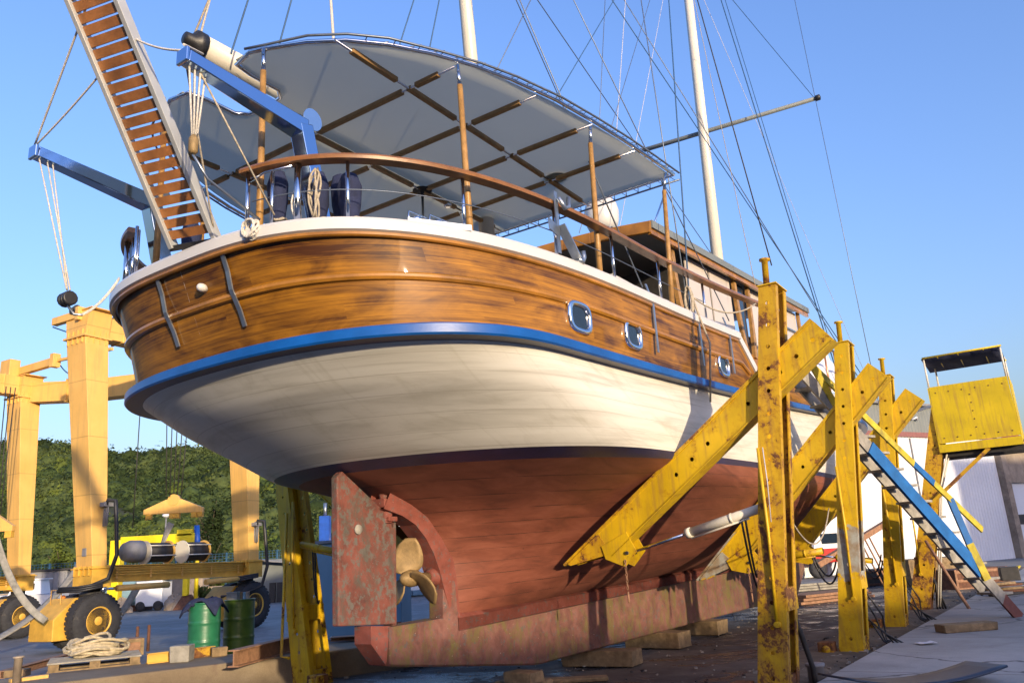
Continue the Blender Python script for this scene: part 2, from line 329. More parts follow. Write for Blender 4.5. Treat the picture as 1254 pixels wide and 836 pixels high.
# ------------------------------------------------------------------ mesh builder
class MB:
    def __init__(s): s.v = []; s.f = []; s.mi = []; s.uv = {}; s.sm = []
    def vert(s, p): s.v.append(tuple(float(q) for q in p)); return len(s.v)-1
    def face(s, idx, mi=0, uv=None, smooth=False):
        s.f.append(tuple(idx)); s.mi.append(mi); s.sm.append(smooth)
        if uv: s.uv[len(s.f)-1] = uv
    def hexa(s, P, mi=0):                 # 8 points: bottom 4 ccw, top 4 ccw
        i = [s.vert(p) for p in P]
        for q in ((3, 2, 1, 0), (4, 5, 6, 7), (0, 1, 5, 4), (1, 2, 6, 5), (2, 3, 7, 6), (3, 0, 4, 7)): s.face([i[k] for k in q], mi)
        return s
    def box(s, c, d, rz=0., mi=0, rot=None):
        c = Vector(c); m = rot if rot is not None else Matrix.Rotation(rz, 3, 'Z'); x, y, z = (q/2 for q in d)
        P = [c + m @ Vector(p) for p in ((-x, -y, -z), (x, -y, -z), (x, y, -z), (-x, y, -z), (-x, -y, z), (x, -y, z), (x, y, z), (-x, y, z))]
        return s.hexa(P, mi)
    def bar(s, a, b, w, h, up=(0, 0, 1), mi=0, w2=None, h2=None):   # rectangular bar from a to b; w sideways, h along up
        a, b = Vector(a), Vector(b); d = (b-a).normalized(); u = Vector(up); x = d.cross(u)
        if x.length < 1e-4: x = d.cross(Vector((1, 0, 0)))
        x.normalize(); u = x.cross(d).normalized(); w2 = w if w2 is None else w2; h2 = h if h2 is None else h2
        P = [a-x*w/2-u*h/2, a+x*w/2-u*h/2, b+x*w2/2-u*h2/2, b-x*w2/2-u*h2/2, a-x*w/2+u*h/2, a+x*w/2+u*h/2, b+x*w2/2+u*h2/2, b-x*w2/2+u*h2/2]
        return s.hexa(P, mi)
    def tube(s, pts, r, n=8, mi=0, r2=None, cap=True):
        pts = [Vector(p) for p in pts]; k = len(pts); rings = []; up = None
        for i, p in enumerate(pts):
            d = (pts[min(i+1, k-1)]-pts[max(i-1, 0)])
            if d.length < 1e-7: d = Vector((0, 0, 1))
            d.normalize()
            if up is None:
                up = Vector((0, 0, 1)) if abs(d.z) < .9 else Vector((1, 0, 0))
            x = d.cross(up); 
            if x.length < 1e-4: x = d.cross(Vector((1, .3, 0)))
            x.normalize(); up = x.cross(d).normalized()
            rr = r if r2 is None else r+(r2-r)*i/(k-1)
            if callable(rr): rr = rr(i/(k-1))
            rings.append([s.vert(p+(x*math.cos(a)+up*math.sin(a))*rr) for a in (2*PI*j/n for j in range(n))])
        for i in range(k-1):
            for j in range(n): s.face((rings[i][j], rings[i][(j+1) % n], rings[i+1][(j+1) % n], rings[i+1][j]), mi, smooth=True)
        if cap: s.face(rings[0][::-1], mi); s.face(rings[-1], mi)
        return s
    def lathe(s, c, axis, prof, n=20, mi=0, ref=None):   # prof: (r, h) along axis
        c = Vector(c); a = Vector(axis).normalized(); x = a.orthogonal().normalized() if ref is None else Vector(ref).normalized(); y = a.cross(x); rings = []
        for r, h in prof:
            rings.append([s.vert(c+a*h+(x*math.cos(t)+y*math.sin(t))*max(r, 1e-4)) for t in (2*PI*j/n for j in range(n))])
        for i in range(len(prof)-1):
            for j in range(n): s.face((rings[i][j], rings[i][(j+1) % n], rings[i+1][(j+1) % n], rings[i+1][j]), mi, smooth=True)
        s.face(rings[0][::-1], mi); s.face(rings[-1], mi); return s
    def grid(s, rows, mi=0, uv=None, smooth=True, close=False, flip=False):
        ids = [[s.vert(p) for p in r] for r in rows]; m = len(ids[0])
        for i in range(len(ids)-1):
            for j in range(m if close else m-1):
                j2 = (j+1) % m; q = (ids[i][j], ids[i][j2], ids[i+1][j2], ids[i+1][j]); 
                u = (uv[i][j], uv[i][j2], uv[i+1][j2], uv[i+1][j]) if uv else None
                if flip: q = q[::-1]; u = u[::-1] if u else None
                s.face(q, mi, u, smooth)
        return ids
    def prism(s, poly, d, mi=0):          # polygon points (3D, planar) extruded by vector d
        d = Vector(d); a = [s.vert(p) for p in poly]; b = [s.vert(Vector(p)+d) for p in poly]; n = len(poly)
        s.face(a[::-1], mi); s.face(b, mi)
        for i in range(n): s.face((a[i], a[(i+1) % n], b[(i+1) % n], b[i]), mi)
        return s
    def build(s, name, mats, parent=None, bevel=0., loc=None, rz=None, autosmooth=None):
        me = bpy.data.meshes.new(name); me.from_pydata(s.v, [], s.f)
        if not isinstance(mats, (list, tuple)): mats = [mats]
        for m in mats: me.materials.append(M[m] if isinstance(m, str) else m)
        me.polygons.foreach_set('material_index', s.mi); me.polygons.foreach_set('use_smooth', s.sm)
        if s.uv:
            ul = me.uv_layers.new(name='UVMap')
            for fi, u in s.uv.items():
                for li, q in zip(me.polygons[fi].loop_indices, u): ul.data[li].uv = q
        me.update(); o = bpy.data.objects.new(name, me); C.objects.link(o)
        if parent is not None: o.parent = parent
        if loc is not None: o.location = loc
        if rz is not None: o.rotation_euler[2] = rz
        if bevel:
            b = o.modifiers.new('bevel', 'BEVEL'); b.width = bevel; b.segments = 2; b.limit_method = 'ANGLE'; b.angle_limit = .7
        return o

def tag(o, label=None, cat=None, group=None, kind=None):
    if label: o['label'] = label
    if cat: o['category'] = cat
    if group: o['group'] = group
    if kind: o['kind'] = kind
    return o
def root(name, loc, rz, label, cat, group=None):
    o = bpy.data.objects.new(name, None); o.empty_display_size = .2; C.objects.link(o); o.location = loc; o.rotation_euler[2] = rz
    return tag(o, label, cat, group)
def struct(o): o['kind'] = 'structure'; return o
def copy_tree(o, parent=None):
    c = o.copy(); C.objects.link(c); c.parent = parent
    for ch in list(o.children): copy_tree(ch, c)
    return c
def catenary(a, b, sag, n=12):
    a, b = Vector(a), Vector(b); return [a.lerp(b, i/n) - Vector((0, 0, sag*4*(i/n)*(1-i/n))) for i in range(n+1)]
# ================================================================== THE BOAT
boat = root('wooden_gulet', tuple(OO), ROTZ, 'large varnished wooden sailing yacht with cream hull and red bottom propped ashore', 'boat')

def stz_local(P): s, t, z = stz(P); return B(s, t, z)
def smoothstep(x): x = max(0., min(1., x)); return x*x*(3-2*x)
S_TAPER = 7.
def plan(k, s, stem=18.4):
    s0, L, Bm, n, m = k; u = s-s0
    if u <= 0: return 0.
    b = Bm*(1-abs(1-min(u, L)/L)**n)**(1/m)
    if s > S_TAPER: b *= max(0., 1-((s-S_TAPER)/(stem-S_TAPER))**2.4)
    return b
RAIL = (-4.8112, 1.9982, 2.5088, 2.6284, 2.4058); CAP = (-5.0935, 4.4824, 2.5053, 3.0185, 3.0999)
def zrail(s): u = s+4.8112; return 3.2847+.0238*u+.0019*u*u - .004*max(0, s-7)**2
def zcap(s): u = s+5.0935; return 4.1504-.003*u+.0046*u*u
def zwl(s): return 2.4799+.0208*min(max(s+3.2402, 0), 8)
def ztop(s):                                         # top of the varnished topside
    if s <= 1.96: return zcap(s)-.11
    if s >= 2.6: return zrail(s)+.27
    return (zcap(1.96)-.11)*(1-(s-1.96)/.64)+(zrail(2.6)+.27)*(s-1.96)/.64
# the hull below the rub rail: level curves z -> tip s, L, B, n, m, stem s
LV = [  # z,   tip,   L,    B,    n,   m,   stem
 (.90, -1.60, 6.0, .02, 2.0, 1.1, 12.2),
 (1.0, -1.61, 6.0, .40, 2.0, 1.08, 12.6),
 (1.2, -1.63, 6.0, .90, 2.0, 1.08, 13.0),
 (1.5, -1.68, 6.0, 1.42, 2.0, 1.12, 13.6),
 (1.75, -1.86, 5.8, 1.78, 2.0, 1.22, 14.1),
 (1.96, -2.06, 5.4, 2.0, 2.05, 1.34, 14.5),
 (2.1, -2.33, 5.2, 2.12, 2.1, 1.45, 14.8),
 (2.21, -2.64, 4.9, 2.2, 2.15, 1.55, 15.0),
 (2.33, -2.97, 4.0, 2.26, 2.25, 1.7, 15.2),
 (2.48, -3.32, 2.55, 2.326, 2.35, 1.95, 15.9),
 (2.72, -3.88, 2.4, 2.37, 2.35, 1.85, 16.6),
 (2.95, -4.36, 2.2, 2.38, 2.5, 1.95, 17.2),
 (3.2, -4.68, 2.0, 2.38, 2.62, 2.4, 17.9)]
LVA = np.array(LV); _zz = np.linspace(.9, 3.2, 231); LVD = []
for c_ in range(1, 7):
    y = np.interp(_zz, LVA[:, 0], LVA[:, c_]); k_ = np.exp(-np.linspace(-2, 2, 13)**2); k_ /= k_.sum()
    yp = np.pad(y, 6, mode='reflect', reflect_type='odd'); LVD.append(np.convolve(yp, k_, 'valid'))
def hull_curve(zn, lam):
    """points (s, b, z) along one level for parameters lam in 0..1 (stern tip -> stem)"""
    tip, L, Bm, n, m, stem = (np.interp(zn, _zz, q) for q in LVD); out = []
    hb = .09 if zn < 2.2 else .09*max(0., (2.48-zn)/.28)
    for l in lam:
        s = tip+(stem-tip)*l**2.3; b = plan((tip, L, Bm, n, m), s, stem)
        b = max(b, 0.) + (hb if l > 0 or zn < 2.48 else 0.)

        if zn <= 2.48: zk = .90+.033*max(0, s+1.6); z = zk+(zwl(s)-zk)*(zn-.9)/1.58
        else: z = zwl(s)+(zrail(s)-.10-zwl(s))*(zn-2.48)/.72
        out.append((s, b, z))
    return out
LAM = np.linspace(0, 1, 96)
def hull_patch(name, z0, z1, nz, mat, parent):
    mb = MB(); rows = []; uvs = []
    for i in range(nz+1):
        zn = z0+(z1-z0)*i/nz; cv = hull_curve(zn, LAM)
        k0_ = 1 if z0 >= 2.48 else 0
        full = [(s, -b, z) for s, b, z in cv[::-1]] + [(s, b, z) for s, b, z in cv[k0_:]]
        arc = 0.; uu = []; pr = None
        half = []
        for s, b, z in cv:
            if pr is not None: arc += math.hypot(s-pr[0], b-pr[1])
            half.append(arc); pr = (s, b)
        uu = [-(q)+.0 for q in half[::-1]]+[q for q in half[k0_:]]
        rows.append([B(*p) for p in full]); uvs.append([(u_, zn) for u_ in uu])
    mb.grid(rows, 0, uvs)
    return mb.build(name, mat, parent)
hull_patch('hull_bottom', .90, 2.40, 34, 'antifoul', boat)
hull_patch('boot_stripe', 2.40, 2.48, 2, 'navy', boat)
hull_patch('hull_side', 2.48, 3.2, 16, 'hullwhite', boat)

# varnished topside between rub rail and cap rail
def side_curve(fr, lam, inset=0.):
    out = []
    for l in lam:
        s0a, s0b = RAIL[0]+.10, CAP[0]+.06
        tip = s0a+(s0b-s0a)*fr; s = tip+(18.3-tip)*l**2.3
        ka = (RAIL[0]+.10, RAIL[1], RAIL[2]-.09, RAIL[3], RAIL[4]); kb = (CAP[0]+.06, CAP[1], CAP[2]-.05, CAP[3], CAP[4])
        k = tuple(p+(q-p)*fr for p, q in zip(ka, kb)); b = plan(k, s)+(.02 if l > 0 else 0)
        z = (zrail(s)-.02)+(ztop(s)-zrail(s)+.02)*fr
        out.append((s, max(b-inset, 0.), z))
    return out
def side_patch(name, mat, inset=0., up=0., fr0=0., fr1=1., nf=8, parent=None, flip=False):
    mb = MB(); rows = []; uvs = []
    for i in range(nf+1):
        fr = fr0+(fr1-fr0)*i/nf; cv = side_curve(fr, LAM, inset); half = []; arc = 0.; pr = None
        for s, b, z in cv:
            if pr: arc += math.hypot(s-pr[0], b-pr[1])
            half.append(arc); pr = (s, b)
        full = [(s, -b, z) for s, b, z in cv[::-1]]+[(s, b, z) for s, b, z in cv[1:]]
        rows.append([B(*p) for p in full]); uvs.append([(u_, fr*.78) for u_ in [-q for q in half[::-1]]+half[1:]])
    mb.grid(rows, 0, uvs); return mb.build(name, mat, parent)
side_patch('topside_planking', 'varnish', parent=boat)
side_patch('bulwark_lining', 'white', inset=.14, fr0=.3, parent=boat)

def stern_path(k, send, zf, inset=0., n=110, port=True, s_from=None):
    """(point, outward normal) along a plan curve from the port end round the stern to the starboard end"""
    lam = np.linspace(0, 1, n); half = []
    for l in lam:
        s = k[0]+(send-k[0])*l**2.2; half.append((s, plan(k, s)))
    full = [(s, -b) for s, b in half[::-1][:-1]]+[(s, b) for s, b in half]
    out = []
    for i, (s, t) in enumerate(full):
        a = full[max(i-1, 0)]; c = full[min(i+1, len(full)-1)]; dx, dy = c[0]-a[0], c[1]-a[1]; L = math.hypot(dx, dy) or 1
        nx, ny = -dy/L, dx/L
        # outward: away from the point (0, 0)
        if nx*(s-2)+ny*t < 0: nx, ny = -nx, -ny
        out.append((s-nx*inset, t-ny*inset, zf(s), nx, ny))
    return out
def sweep(path, prof, mats, name, parent, mis=None, close_prof=True, uvscale=1., flip=False):
    mb = MB(); rows = []
    for s, t, z, nx, ny in path: rows.append([B(s+nx*a, t+ny*a, z+b) for a, b in prof])
    m = len(prof)
    for j in range(m):
        j2 = (j+1) % m; ids = [(mb.vert(r[j]), mb.vert(r[j2])) for r in rows]
        for i in range(len(ids)-1): mb.face((ids[i][0], ids[i][1], ids[i+1][1], ids[i+1][0]), mis[j] if mis else 0, smooth=True)
    for r_ in (rows[0][::-1], rows[-1]): mb.face([mb.vert(p) for p in r_], 0)
    return mb.build(name, mats, parent)
rp = stern_path(RAIL, 18.2, zrail)
sweep(rp, [(-.22, -.105), (-.015, -.10), (0, -.085), (0, -.015), (-.02, 0), (-.22, .004)], ['blue_rail', 'navy'], 'rub_rail', boat, mis=[1, 0, 0, 0, 0, 0])
cp = stern_path(CAP, 1.96, zcap)
sweep(cp, [(-.30, -.09), (-.03, -.12), (.015, -.105), (.02, -.03), (0, 0), (-.30, .0)], 'white', 'cap_rail', boat)
for sg in (1, -1):                                    # the cap steps down where the bulwark ends
    pts = []
    mb = MB(); bb = 2.49
    mb.bar(B(1.94, sg*(bb-.13), zcap(1.96)-.05), B(2.56, sg*(bb-.13), zrail(2.6)+.34), .28, .12); mb.build('cap_rail_step', 'white', boat)
lowcap = [p for p in stern_path((CAP[0], CAP[1], CAP[2], CAP[3], CAP[4]), 18.1, lambda s: zrail(s)+.34) if p[0] > 2.5]
for sg in (1, -1):
    pth = [p for p in lowcap if p[1]*sg > 0]; pth.sort(key=lambda p: p[0]); sweep(pth, [(-.26, -.07), (0, -.07), (.01, -.01), (-.01, 0), (-.26, 0)], 'white', 'foredeck_cap_rail', boat)
tp_ = stern_path(CAP, 1.9, lambda s: zcap(s)-.112, .02)
sweep(tp_, [(-.02, -.04), (.0, -.04), (.014, -.03), (.014, -.010), (0, 0), (-.02, 0)], 'varnish_trim', 'upper_moulding', boat)
def beadz(s): return (zrail(s)-.02)*(1-.56)+ztop(s)*.56
bc = side_curve(.56, LAM); 
full = [(s, -b, z) for s, b, z in bc[::-1]]+[(s, b, z) for s, b, z in bc]
full = [p for p in full if p[0] < 2.55]
pth = []
for i, (s, t, z) in enumerate(full):
    a = full[max(i-1, 0)]; c = full[min(i+1, len(full)-1)]; dx, dy = c[0]-a[0], c[1]-a[1]; L = math.hypot(dx, dy) or 1; nx, ny = -dy/L, dx/L
    if nx*(s-2)+ny*t < 0: nx, ny = -nx, -ny
    pth.append((s, t, z, nx, ny))
# skip doubled centre points
sweep([p for i, p in enumerate(pth) if i == 0 or (p[0]-pth[i-1][0])**2+(p[1]-pth[i-1][1])**2 > 1e-6],
      [(-.01, -.035), (.022, -.03), (.038, -.01), (.038, .012), (.02, .03), (-.01, .034)], 'varnish_trim', 'half_round_moulding', boat)

# deck
mb = MB(); dk = []
for s in np.linspace(-4.55, 17.6, 60):
    b = min(plan(CAP, s), plan(RAIL, s)-.10)-.10; b = max(b, .02); dk.append([B(s, t*b, zrail(s)+.24+.05*(1-t*t)) for t in np.linspace(-1, 1, 7)])
uv = [[(i*.36, j*.6) for j in range(7)] for i in range(60)]
mb.grid(dk, 0, uv); M['deck'] = planks('laid_deck', (.40, .28, .15), (.22, .14, .07), pw=.06, rough=.7, seam=.9, seamcol=(.02, .02, .02)); mb.build('deck', 'deck', boat)

# keel, deadwood, stern post, shoe
keel_side = [(-1.60, .78), (-1.60, .92), (12.2, 1.36), (11.9, .9), (11.2, .30), (-.05, .235), (-2.68, .56), (-2.68, .58), (-2.40, .92), (-1.84, .93), (-1.62, .76)]
mb = MB()
top = [(-2.40, .92), (-1.84, .93), (-1.60, .78), (.9, .84), (5.8, .96), (12.0, 1.12)]
bot = [(-2.72, .57), (-2.0, .47), (-.10, .235), (11.2, .26)]
def zi(tab, s): return float(np.interp(s, [p[0] for p in tab], [p[1] for p in tab]))
ss = [-2.66, -2.4, -1.84, -1.60, -1.0, -.5, -.1, .4] + list(np.linspace(1, 11.2, 14)) + [11.8, 12.1]
rows = []
for s in ss:
    zb = zi(bot, s) if s <= 11.2 else .26+(s-11.2)*.6; zt = zi(top, s); hw = .15 if s > -1.7 else .12
    rows.append([B(s, -hw, zt), B(s, -hw, zb+.02), B(s, -hw+.02, zb), B(s, hw-.02, zb), B(s, hw, zb+.02), B(s, hw, zt)])
ids = mb.grid(rows, 0, None, smooth=False, close=True); mb.face(ids[0]); mb.face(ids[-1][::-1])
mb.build('keel', 'keel', boat)
mb = MB()                                             # heel of the shoe, aft
mb.hexa([B(-2.90, -.11, .79), B(-2.70, -.11, .575), B(-2.70, .11, .575), B(-2.90, .11, .79), B(-2.90, -.11, .955), B(-2.64, -.11, .93), B(-2.64, .11, .93), B(-2.90, .11, .955)])
mb.build('keel_heel', 'keel_trim', boat)
mb = MB(); rows = []                                  # lighter garboard strake
for s in list(np.linspace(-1.60, 11.8, 30)):
    z0 = zi([(-1.60, .785), (.9, .85), (5.8, .97), (12, 1.13)], s); z1 = z0+.125
    e_ = 0. if s < -1.59 else 1.; rows.append([B(s, .150, z0), B(s, .150+.03*e_, z0+.004), B(s, .150+.03*e_, z1), B(s, .09, z1+.05)])
mb.grid(rows, 0, None, smooth=False)
rows = [[B(p.x, -(-p.y) if 0 else -p.y, p.z) for p in r] for r in rows]
mb.grid(rows, 0, None, smooth=False, flip=True); mb.build('garboard_strake', 'keel_trim', boat)
# stern post: curved band round the aperture
outer = [(-1.60, .78), (-1.60, .95), (-1.62, 1.1), (-1.63, 1.25), (-1.66, 1.45), (-1.72, 1.62), (-1.86, 1.80), (-2.04, 1.95), (-2.28, 2.08), (-2.55, 2.19), (-2.66, 2.24)]
inner = [(-1.69, .915), (-1.70, .98), (-1.73, 1.08), (-1.80, 1.27), (-1.85, 1.42), (-1.94, 1.60), (-2.06, 1.76), (-2.22, 1.90), (-2.42, 1.99), (-2.62, 2.04), (-2.70, 2.06)]
for side in (0,):
    mb = MB(); rows = []
    for (so, zo), (si, z_i) in zip(outer, inner):
        rows.append([B(so+.05, .135, zo), B(si, .115, z_i), B(si, -.115, z_i), B(so+.05, -.135, zo)])
    mb.grid(rows, 0, None, smooth=False, close=False); mb.build('stern_post', 'keel_trim', boat)
mb = MB(); mb.hexa([B(-1.80, -.10, .88), B(-1.58, -.14, .76), B(-1.58, .14, .76), B(-1.80, .10, .88), B(-1.78, -.10, 1.34), B(-1.62, -.14, 1.30), B(-1.62, .14, 1.30), B(-1.78, .10, 1.34)]); mb.build('stern_post_knee', 'keel', boat, bevel=.01)
mb = MB(); mb.lathe(B(-1.78, 0, 1.36), (-1, 0, 0), [(.10, -.1), (.11, 0), (.085, .10), (.06, .14)], 14); mb.build('stern_tube', 'keel_trim', boat)
# rudder
ru = [(-3.27, 2.36), (-3.255, .985), (-2.46, .93), (-2.44, 1.93), (-3.20, 2.42)]
mb = MB()
mb.prism([B(s, -.045, z) for s, z in ru], B(0, .09, 0)); mb.build('rudder', 'rudder', boat, bevel=.014)
mb = MB(); mb.tube([B(-2.47, 0, .90), B(-2.47, 0, 1.04)], .035); mb.tube([B(-2.50, 0, 1.88), B(-2.60, 0, 2.30)], .05); mb.build('rudder_stock', 'rudder', boat)
mb = MB(); mb.tube([B(-2.56, 0, 1.92), B(-2.56, 0, 2.12)], .075, 12); mb.box(B(-2.60, 0, 2.12), (.15, .2, .09)); mb.box(B(-2.54, 0, 1.96), (.13, .19, .05)); mb.build('rudder_gudgeon', 'keel_trim', boat, bevel=.008)
mb = MB(); mb.lathe(B(-3.0, .050, 1.86), (0, -1, 0), [(.03, 0), (.052, .0), (.045, .014), (.0, .02)], 14); mb.build('rudder_anode', 'timber_grey', boat)
# propeller
prop = bpy.data.objects.new('propeller', None); C.objects.link(prop); prop.parent = boat; prop.location = B(-2.20, 0, 1.36)
mb = MB(); mb.lathe((0, 0, 0), (-1, 0, 0), [(.05, -.40), (.05, -.1), (.085, -.09), (.09, 0), (.07, .08), (.035, .13), (.0, .14)], 16); mb.build('hub', 'bronze', prop)
for k in range(3):
    a0 = math.radians(78+120*k); rows = []
    for i in range(10):
        f = i/9; r = .06+.35*f; w = .17*math.sin(PI*min(1, (f*.86+.10)))**.62+.02; tw = math.radians(62-38*f); sweepa = .25*f*f
        row = []
        for j in range(7):
            q = (j/6-.5)*2; a = a0+sweepa+q*w*math.cos(tw*.75)/max(r, .12)*.9; x = q*w*math.sin(tw)*.75
            row.append((x, math.cos(a)*r, math.sin(a)*r))
        rows.append(row)
    mb = MB(); mb.grid(rows, 0); o = mb.build('blade', 'bronze', prop); sm = o.modifiers.new('thick', 'SOLIDIFY'); sm.thickness = .016; sm.offset = 0

# portholes in the topside
def side_pt(s, fr, out=0.):
    ka = (RAIL[0]+.10, RAIL[1], RAIL[2]-.09, RAIL[3], RAIL[4]); kb = (CAP[0]+.06, CAP[1], CAP[2]-.05, CAP[3], CAP[4]); k = tuple(p+(q-p)*fr for p, q in zip(ka, kb))
    f = lambda s_: plan(k, s_)+.02
    b = f(s); db = (f(s+.02)-f(s-.02))/.04; n = Vector((-db, 1)); n.normalize(); z = (zrail(s)-.02)+(ztop(s)-zrail(s)+.02)*fr
    return s+n.x*out, b+n.y*out, z, n
def porthole(s, zc, sg=1):
    fr = (zc-zrail(s)+.02)/(ztop(s)-zrail(s)+.02); s0, b0, z0, n = side_pt(s, fr, .012)
    c = B(s0, sg*b0, zc); nn = Vector((n.x, -sg*n.y, 0)).normalized(); tt = Vector((n.y, sg*n.x, 0)).normalized(); up = Vector((0, 0, 1))
    def ring(w, h, rr, off, n_=28):
        P = []
        for i in range(n_):
            a = 2*PI*i/n_; ca, sa = math.cos(a), math.sin(a); e = .60
            P.append(c+tt*(w*math.copysign(abs(ca)**e, ca))+up*(h*1.02*math.copysign(abs(sa)**e, sa))+nn*off)
        return P
    mb = MB(); rows = [ring(.190, .150, 0, -.015), ring(.190, .150, 0, .016), ring(.180, .142, 0, .024), ring(.150, .112, 0, .024), ring(.142, .104, 0, .012), ring(.140, .102, 0, -.10)]
    mb.grid(rows, 0, close=True); o = mb.build('porthole_frame', 'steel', boat)
    mb = MB(); i = [mb.vert(p) for p in ring(.141, .103, 0, -.0)]; mb.face(i); mb.build('porthole_glass', 'glass', o)
for sg in (1, -1):
    for s, zc in ((-2.54, 3.60), (-1.45, 3.645), (1.23, 3.76)): porthole(s, zc, sg)
# chain plates
def on_side(x, y):
    for s in np.linspace(-5, 8, 500): pass
for s, z1, z0 in ((-.92, 4.10, 3.55), (.43, 4.18, 3.62), (1.55, 4.25, 3.70)):
    for sg in (1, -1):
        mb = MB(); fr1 = 1.0; s_, b_, z_, n = side_pt(s, .5, .012)
        mb.bar(B(s, sg*(b_+.028), z0), B(s, sg*(b_+.028), z1), .045, .012, up=(0, 1, 0)); mb.bar(B(s, sg*(b_+.03), z1), B(s-.01, sg*(b_-.03), z1+.24), .04, .012, up=(0, 1, 0))
        mb.build('chain_plate', 'dullsteel', boat)
def at_stern_side(t, fr, out):                       # point on the stern where athwart position is t
    lo, hi = -5.2, -2.5
    for _ in range(40):
        mid = (lo+hi)/2
        if side_pt(mid, fr)[1] < abs(t): lo = mid
        else: hi = mid
    s_, b_, z_, n = side_pt(hi, fr, out); return s_, math.copysign(b_, t), z_, n
for t in (-.30, .58):
    mb = MB(); P = []
    for fr in (1.0, .8, .6, .4, .24):
        lo, hi = -5.2, -2.5
        for _ in range(40):
            mid = (lo+hi)/2
            if side_pt(mid, fr)[1] < abs(t): lo = mid
            else: hi = mid
        s_, b_, z_, n = side_pt(hi, fr, .0); P.append(B(hi-(.05 if .45 < fr < .7 else .025), t, z_))
    for a, b in zip(P[:-1], P[1:]): mb.bar(a, b, .045, .012, up=(1, 0, 0))
    mb.build('stern_strap', 'dullsteel', boat)
s_, t_, z_, n = at_stern_side(.24, .72, .02)
mb = MB(); mb.lathe(B(s_, .24, z_), (-1, -.1, 0), [(.034, -.03), (.036, .015), (.031, .04), (.015, .055), (0, .058)], 16); mb.build('stern_light', 'white', boat)

# stanchions, handrail
def cap_at(s, inset=.12): return plan(CAP, s)-inset
st_list = [(-5.03, .91, 'n'), (-4.90, 1.25, 'w'), (-4.66, 1.62, 'n'), (-3.74, 2.10, 'n'), (-2.60, 2.36, 'n'), (-1.55, 2.38, 'n'), (-.40, 2.38, 'n'), (1.0, 2.38, 'n')]
def railz(s): return zcap(s)+.56+.012*max(0, s+1)**1.5
stl = [(-4.97, .80), (-4.81, 1.22), (-4.58, 1.55), (-3.72, 2.06), (-2.66, 2.33), (-1.57, 2.38), (-.38, 2.38), (1.05, 2.38)]
for i, (s, t) in enumerate(stl):
    for sg in (1, -1):
        mb = MB(); w = .030 if i in (1,) else .016
        mb.tube([B(s, sg*t, zcap(s)-.01), B(s, sg*t, railz(s)-.03)], w, 10); mb.lathe(B(s, sg*t, zcap(s)), (0, 0, 1), [(.04, 0), (.04, .012), (.02, .02)], 12); mb.build('stanchion', 'steel', boat)
mb = MB()                                            # extra gate tubes by the gangway
for s, t in ((-5.0, .78), (-4.95, 1.02), (-5.0, -.80), (-4.93, -1.0)): mb.tube([B(s+.05, t, zcap(s)), B(s+.05, t, zcap(s)+.50)], .014, 8)
mb.tube([B(-4.95, .78, 4.62), B(-4.92, .95, 4.66), B(-4.85, 1.2, 4.66)], .012, 8); mb.build('gate_frame', 'steel', boat)
hr = stern_path(CAP, 4.5, railz, .10, n=130)
hr = [p for i, p in enumerate(hr) if i == 0 or (p[0]-hr[i-1][0])**2+(p[1]-hr[i-1][1])**2 > 1e-6]
for sg in (1, -1):
    lim = .70 if sg > 0 else -.92
    pth = [p for p in hr if (p[1] > lim if sg > 0 else p[1] < lim)]
    sweep(pth, [(-.055, -.025), (.055, -.025), (.06, 0), (.045, .022), (-.045, .022), (-.06, 0)], 'handrail', 'handrail', boat)
for h_ in (.28,):
    for sg in (1, -1):
        mb = MB(); pth = [B(p[0], p[1], zcap(p[0])+h_) for p in hr if p[1]*sg > .8 and p[0] < 1.2]; mb.tube(pth[::3], .005, 6); mb.build('guard_wire', 'wire', boat)

# canopy: flat top at z 6.0, rounded aft corners, a notch amidships for the boom
ZC = 6.0
def can_half():
    P = []
    for s in np.linspace(0., -2.2, 8): P.append((s, 2.57-.30*(-s/3.4)**1.6))
    base = P[-1]
    for a in np.linspace(0, 1, 14)[1:]:
        s = -2.2-2.35*math.sin(a*PI/2)**1.0 if 0 else -2.2-(2.35)*a
        t = 2.42*(1-(a)**2.6*.62)**1.0
        P.append((s, min(t, base[1]-.0)))
    return P
ch = [(0, 2.57), (-.6, 2.53), (-1.2, 2.48), (-1.8, 2.41), (-2.4, 2.32), (-3.0, 2.17), (-3.4, 2.03), (-3.8, 1.84), (-4.15, 1.62), (-4.42, 1.38), (-4.62, 1.10), (-4.76, .80), (-4.84, .60)]
notch = [(-4.80, .36), (-4.62, .33), (-4.30, .33), (-4.20, .24), (-4.17, .1)]
ol = ch+notch; outline = ol+[(s, -t) for s, t in ol[::-1]]
can = bpy.data.objects.new('canopy', None); C.objects.link(can); can.parent = boat
mb = MB()
def crown(s, t): return ZC+.0*(1-(t/2.6)**2)
# canvas as strips of quads between port and starboard in s rows
mb2 = MB(); rows = []
def half_t(s):
    tt = [p[1] for p in ch][::-1]; sv = [p[0] for p in ch][::-1]; return float(np.interp(s, sv, tt))
def inner_t(s): return 0. if s > -4.17 else float(np.interp(s, [-4.84, -4.62, -4.30, -4.2, -4.17], [.40, .33, .33, .24, .0]))
srow = [-4.84, -4.76, -4.62, -4.45, -4.30, -4.2, -4.171]+list(np.linspace(-4.1, 0, 28))
for sg in (1, -1):
    rows = []
    for s in srow:
        a, b = inner_t(s), half_t(s)-.05; b = max(b, a+.001)
        rows.append([B(s, sg*(a+(b-a)*k/10), ZC+.006*math.sin(s*2.1)*math.sin((a+(b-a)*k/10)*2.2)) for k in range(11)])
    mb2.grid(rows, 0, None, True, flip=sg < 0)
o = mb2.build('canvas', 'canvas', can); sm = o.modifiers.new('t', 'SOLIDIFY'); sm.thickness = .006
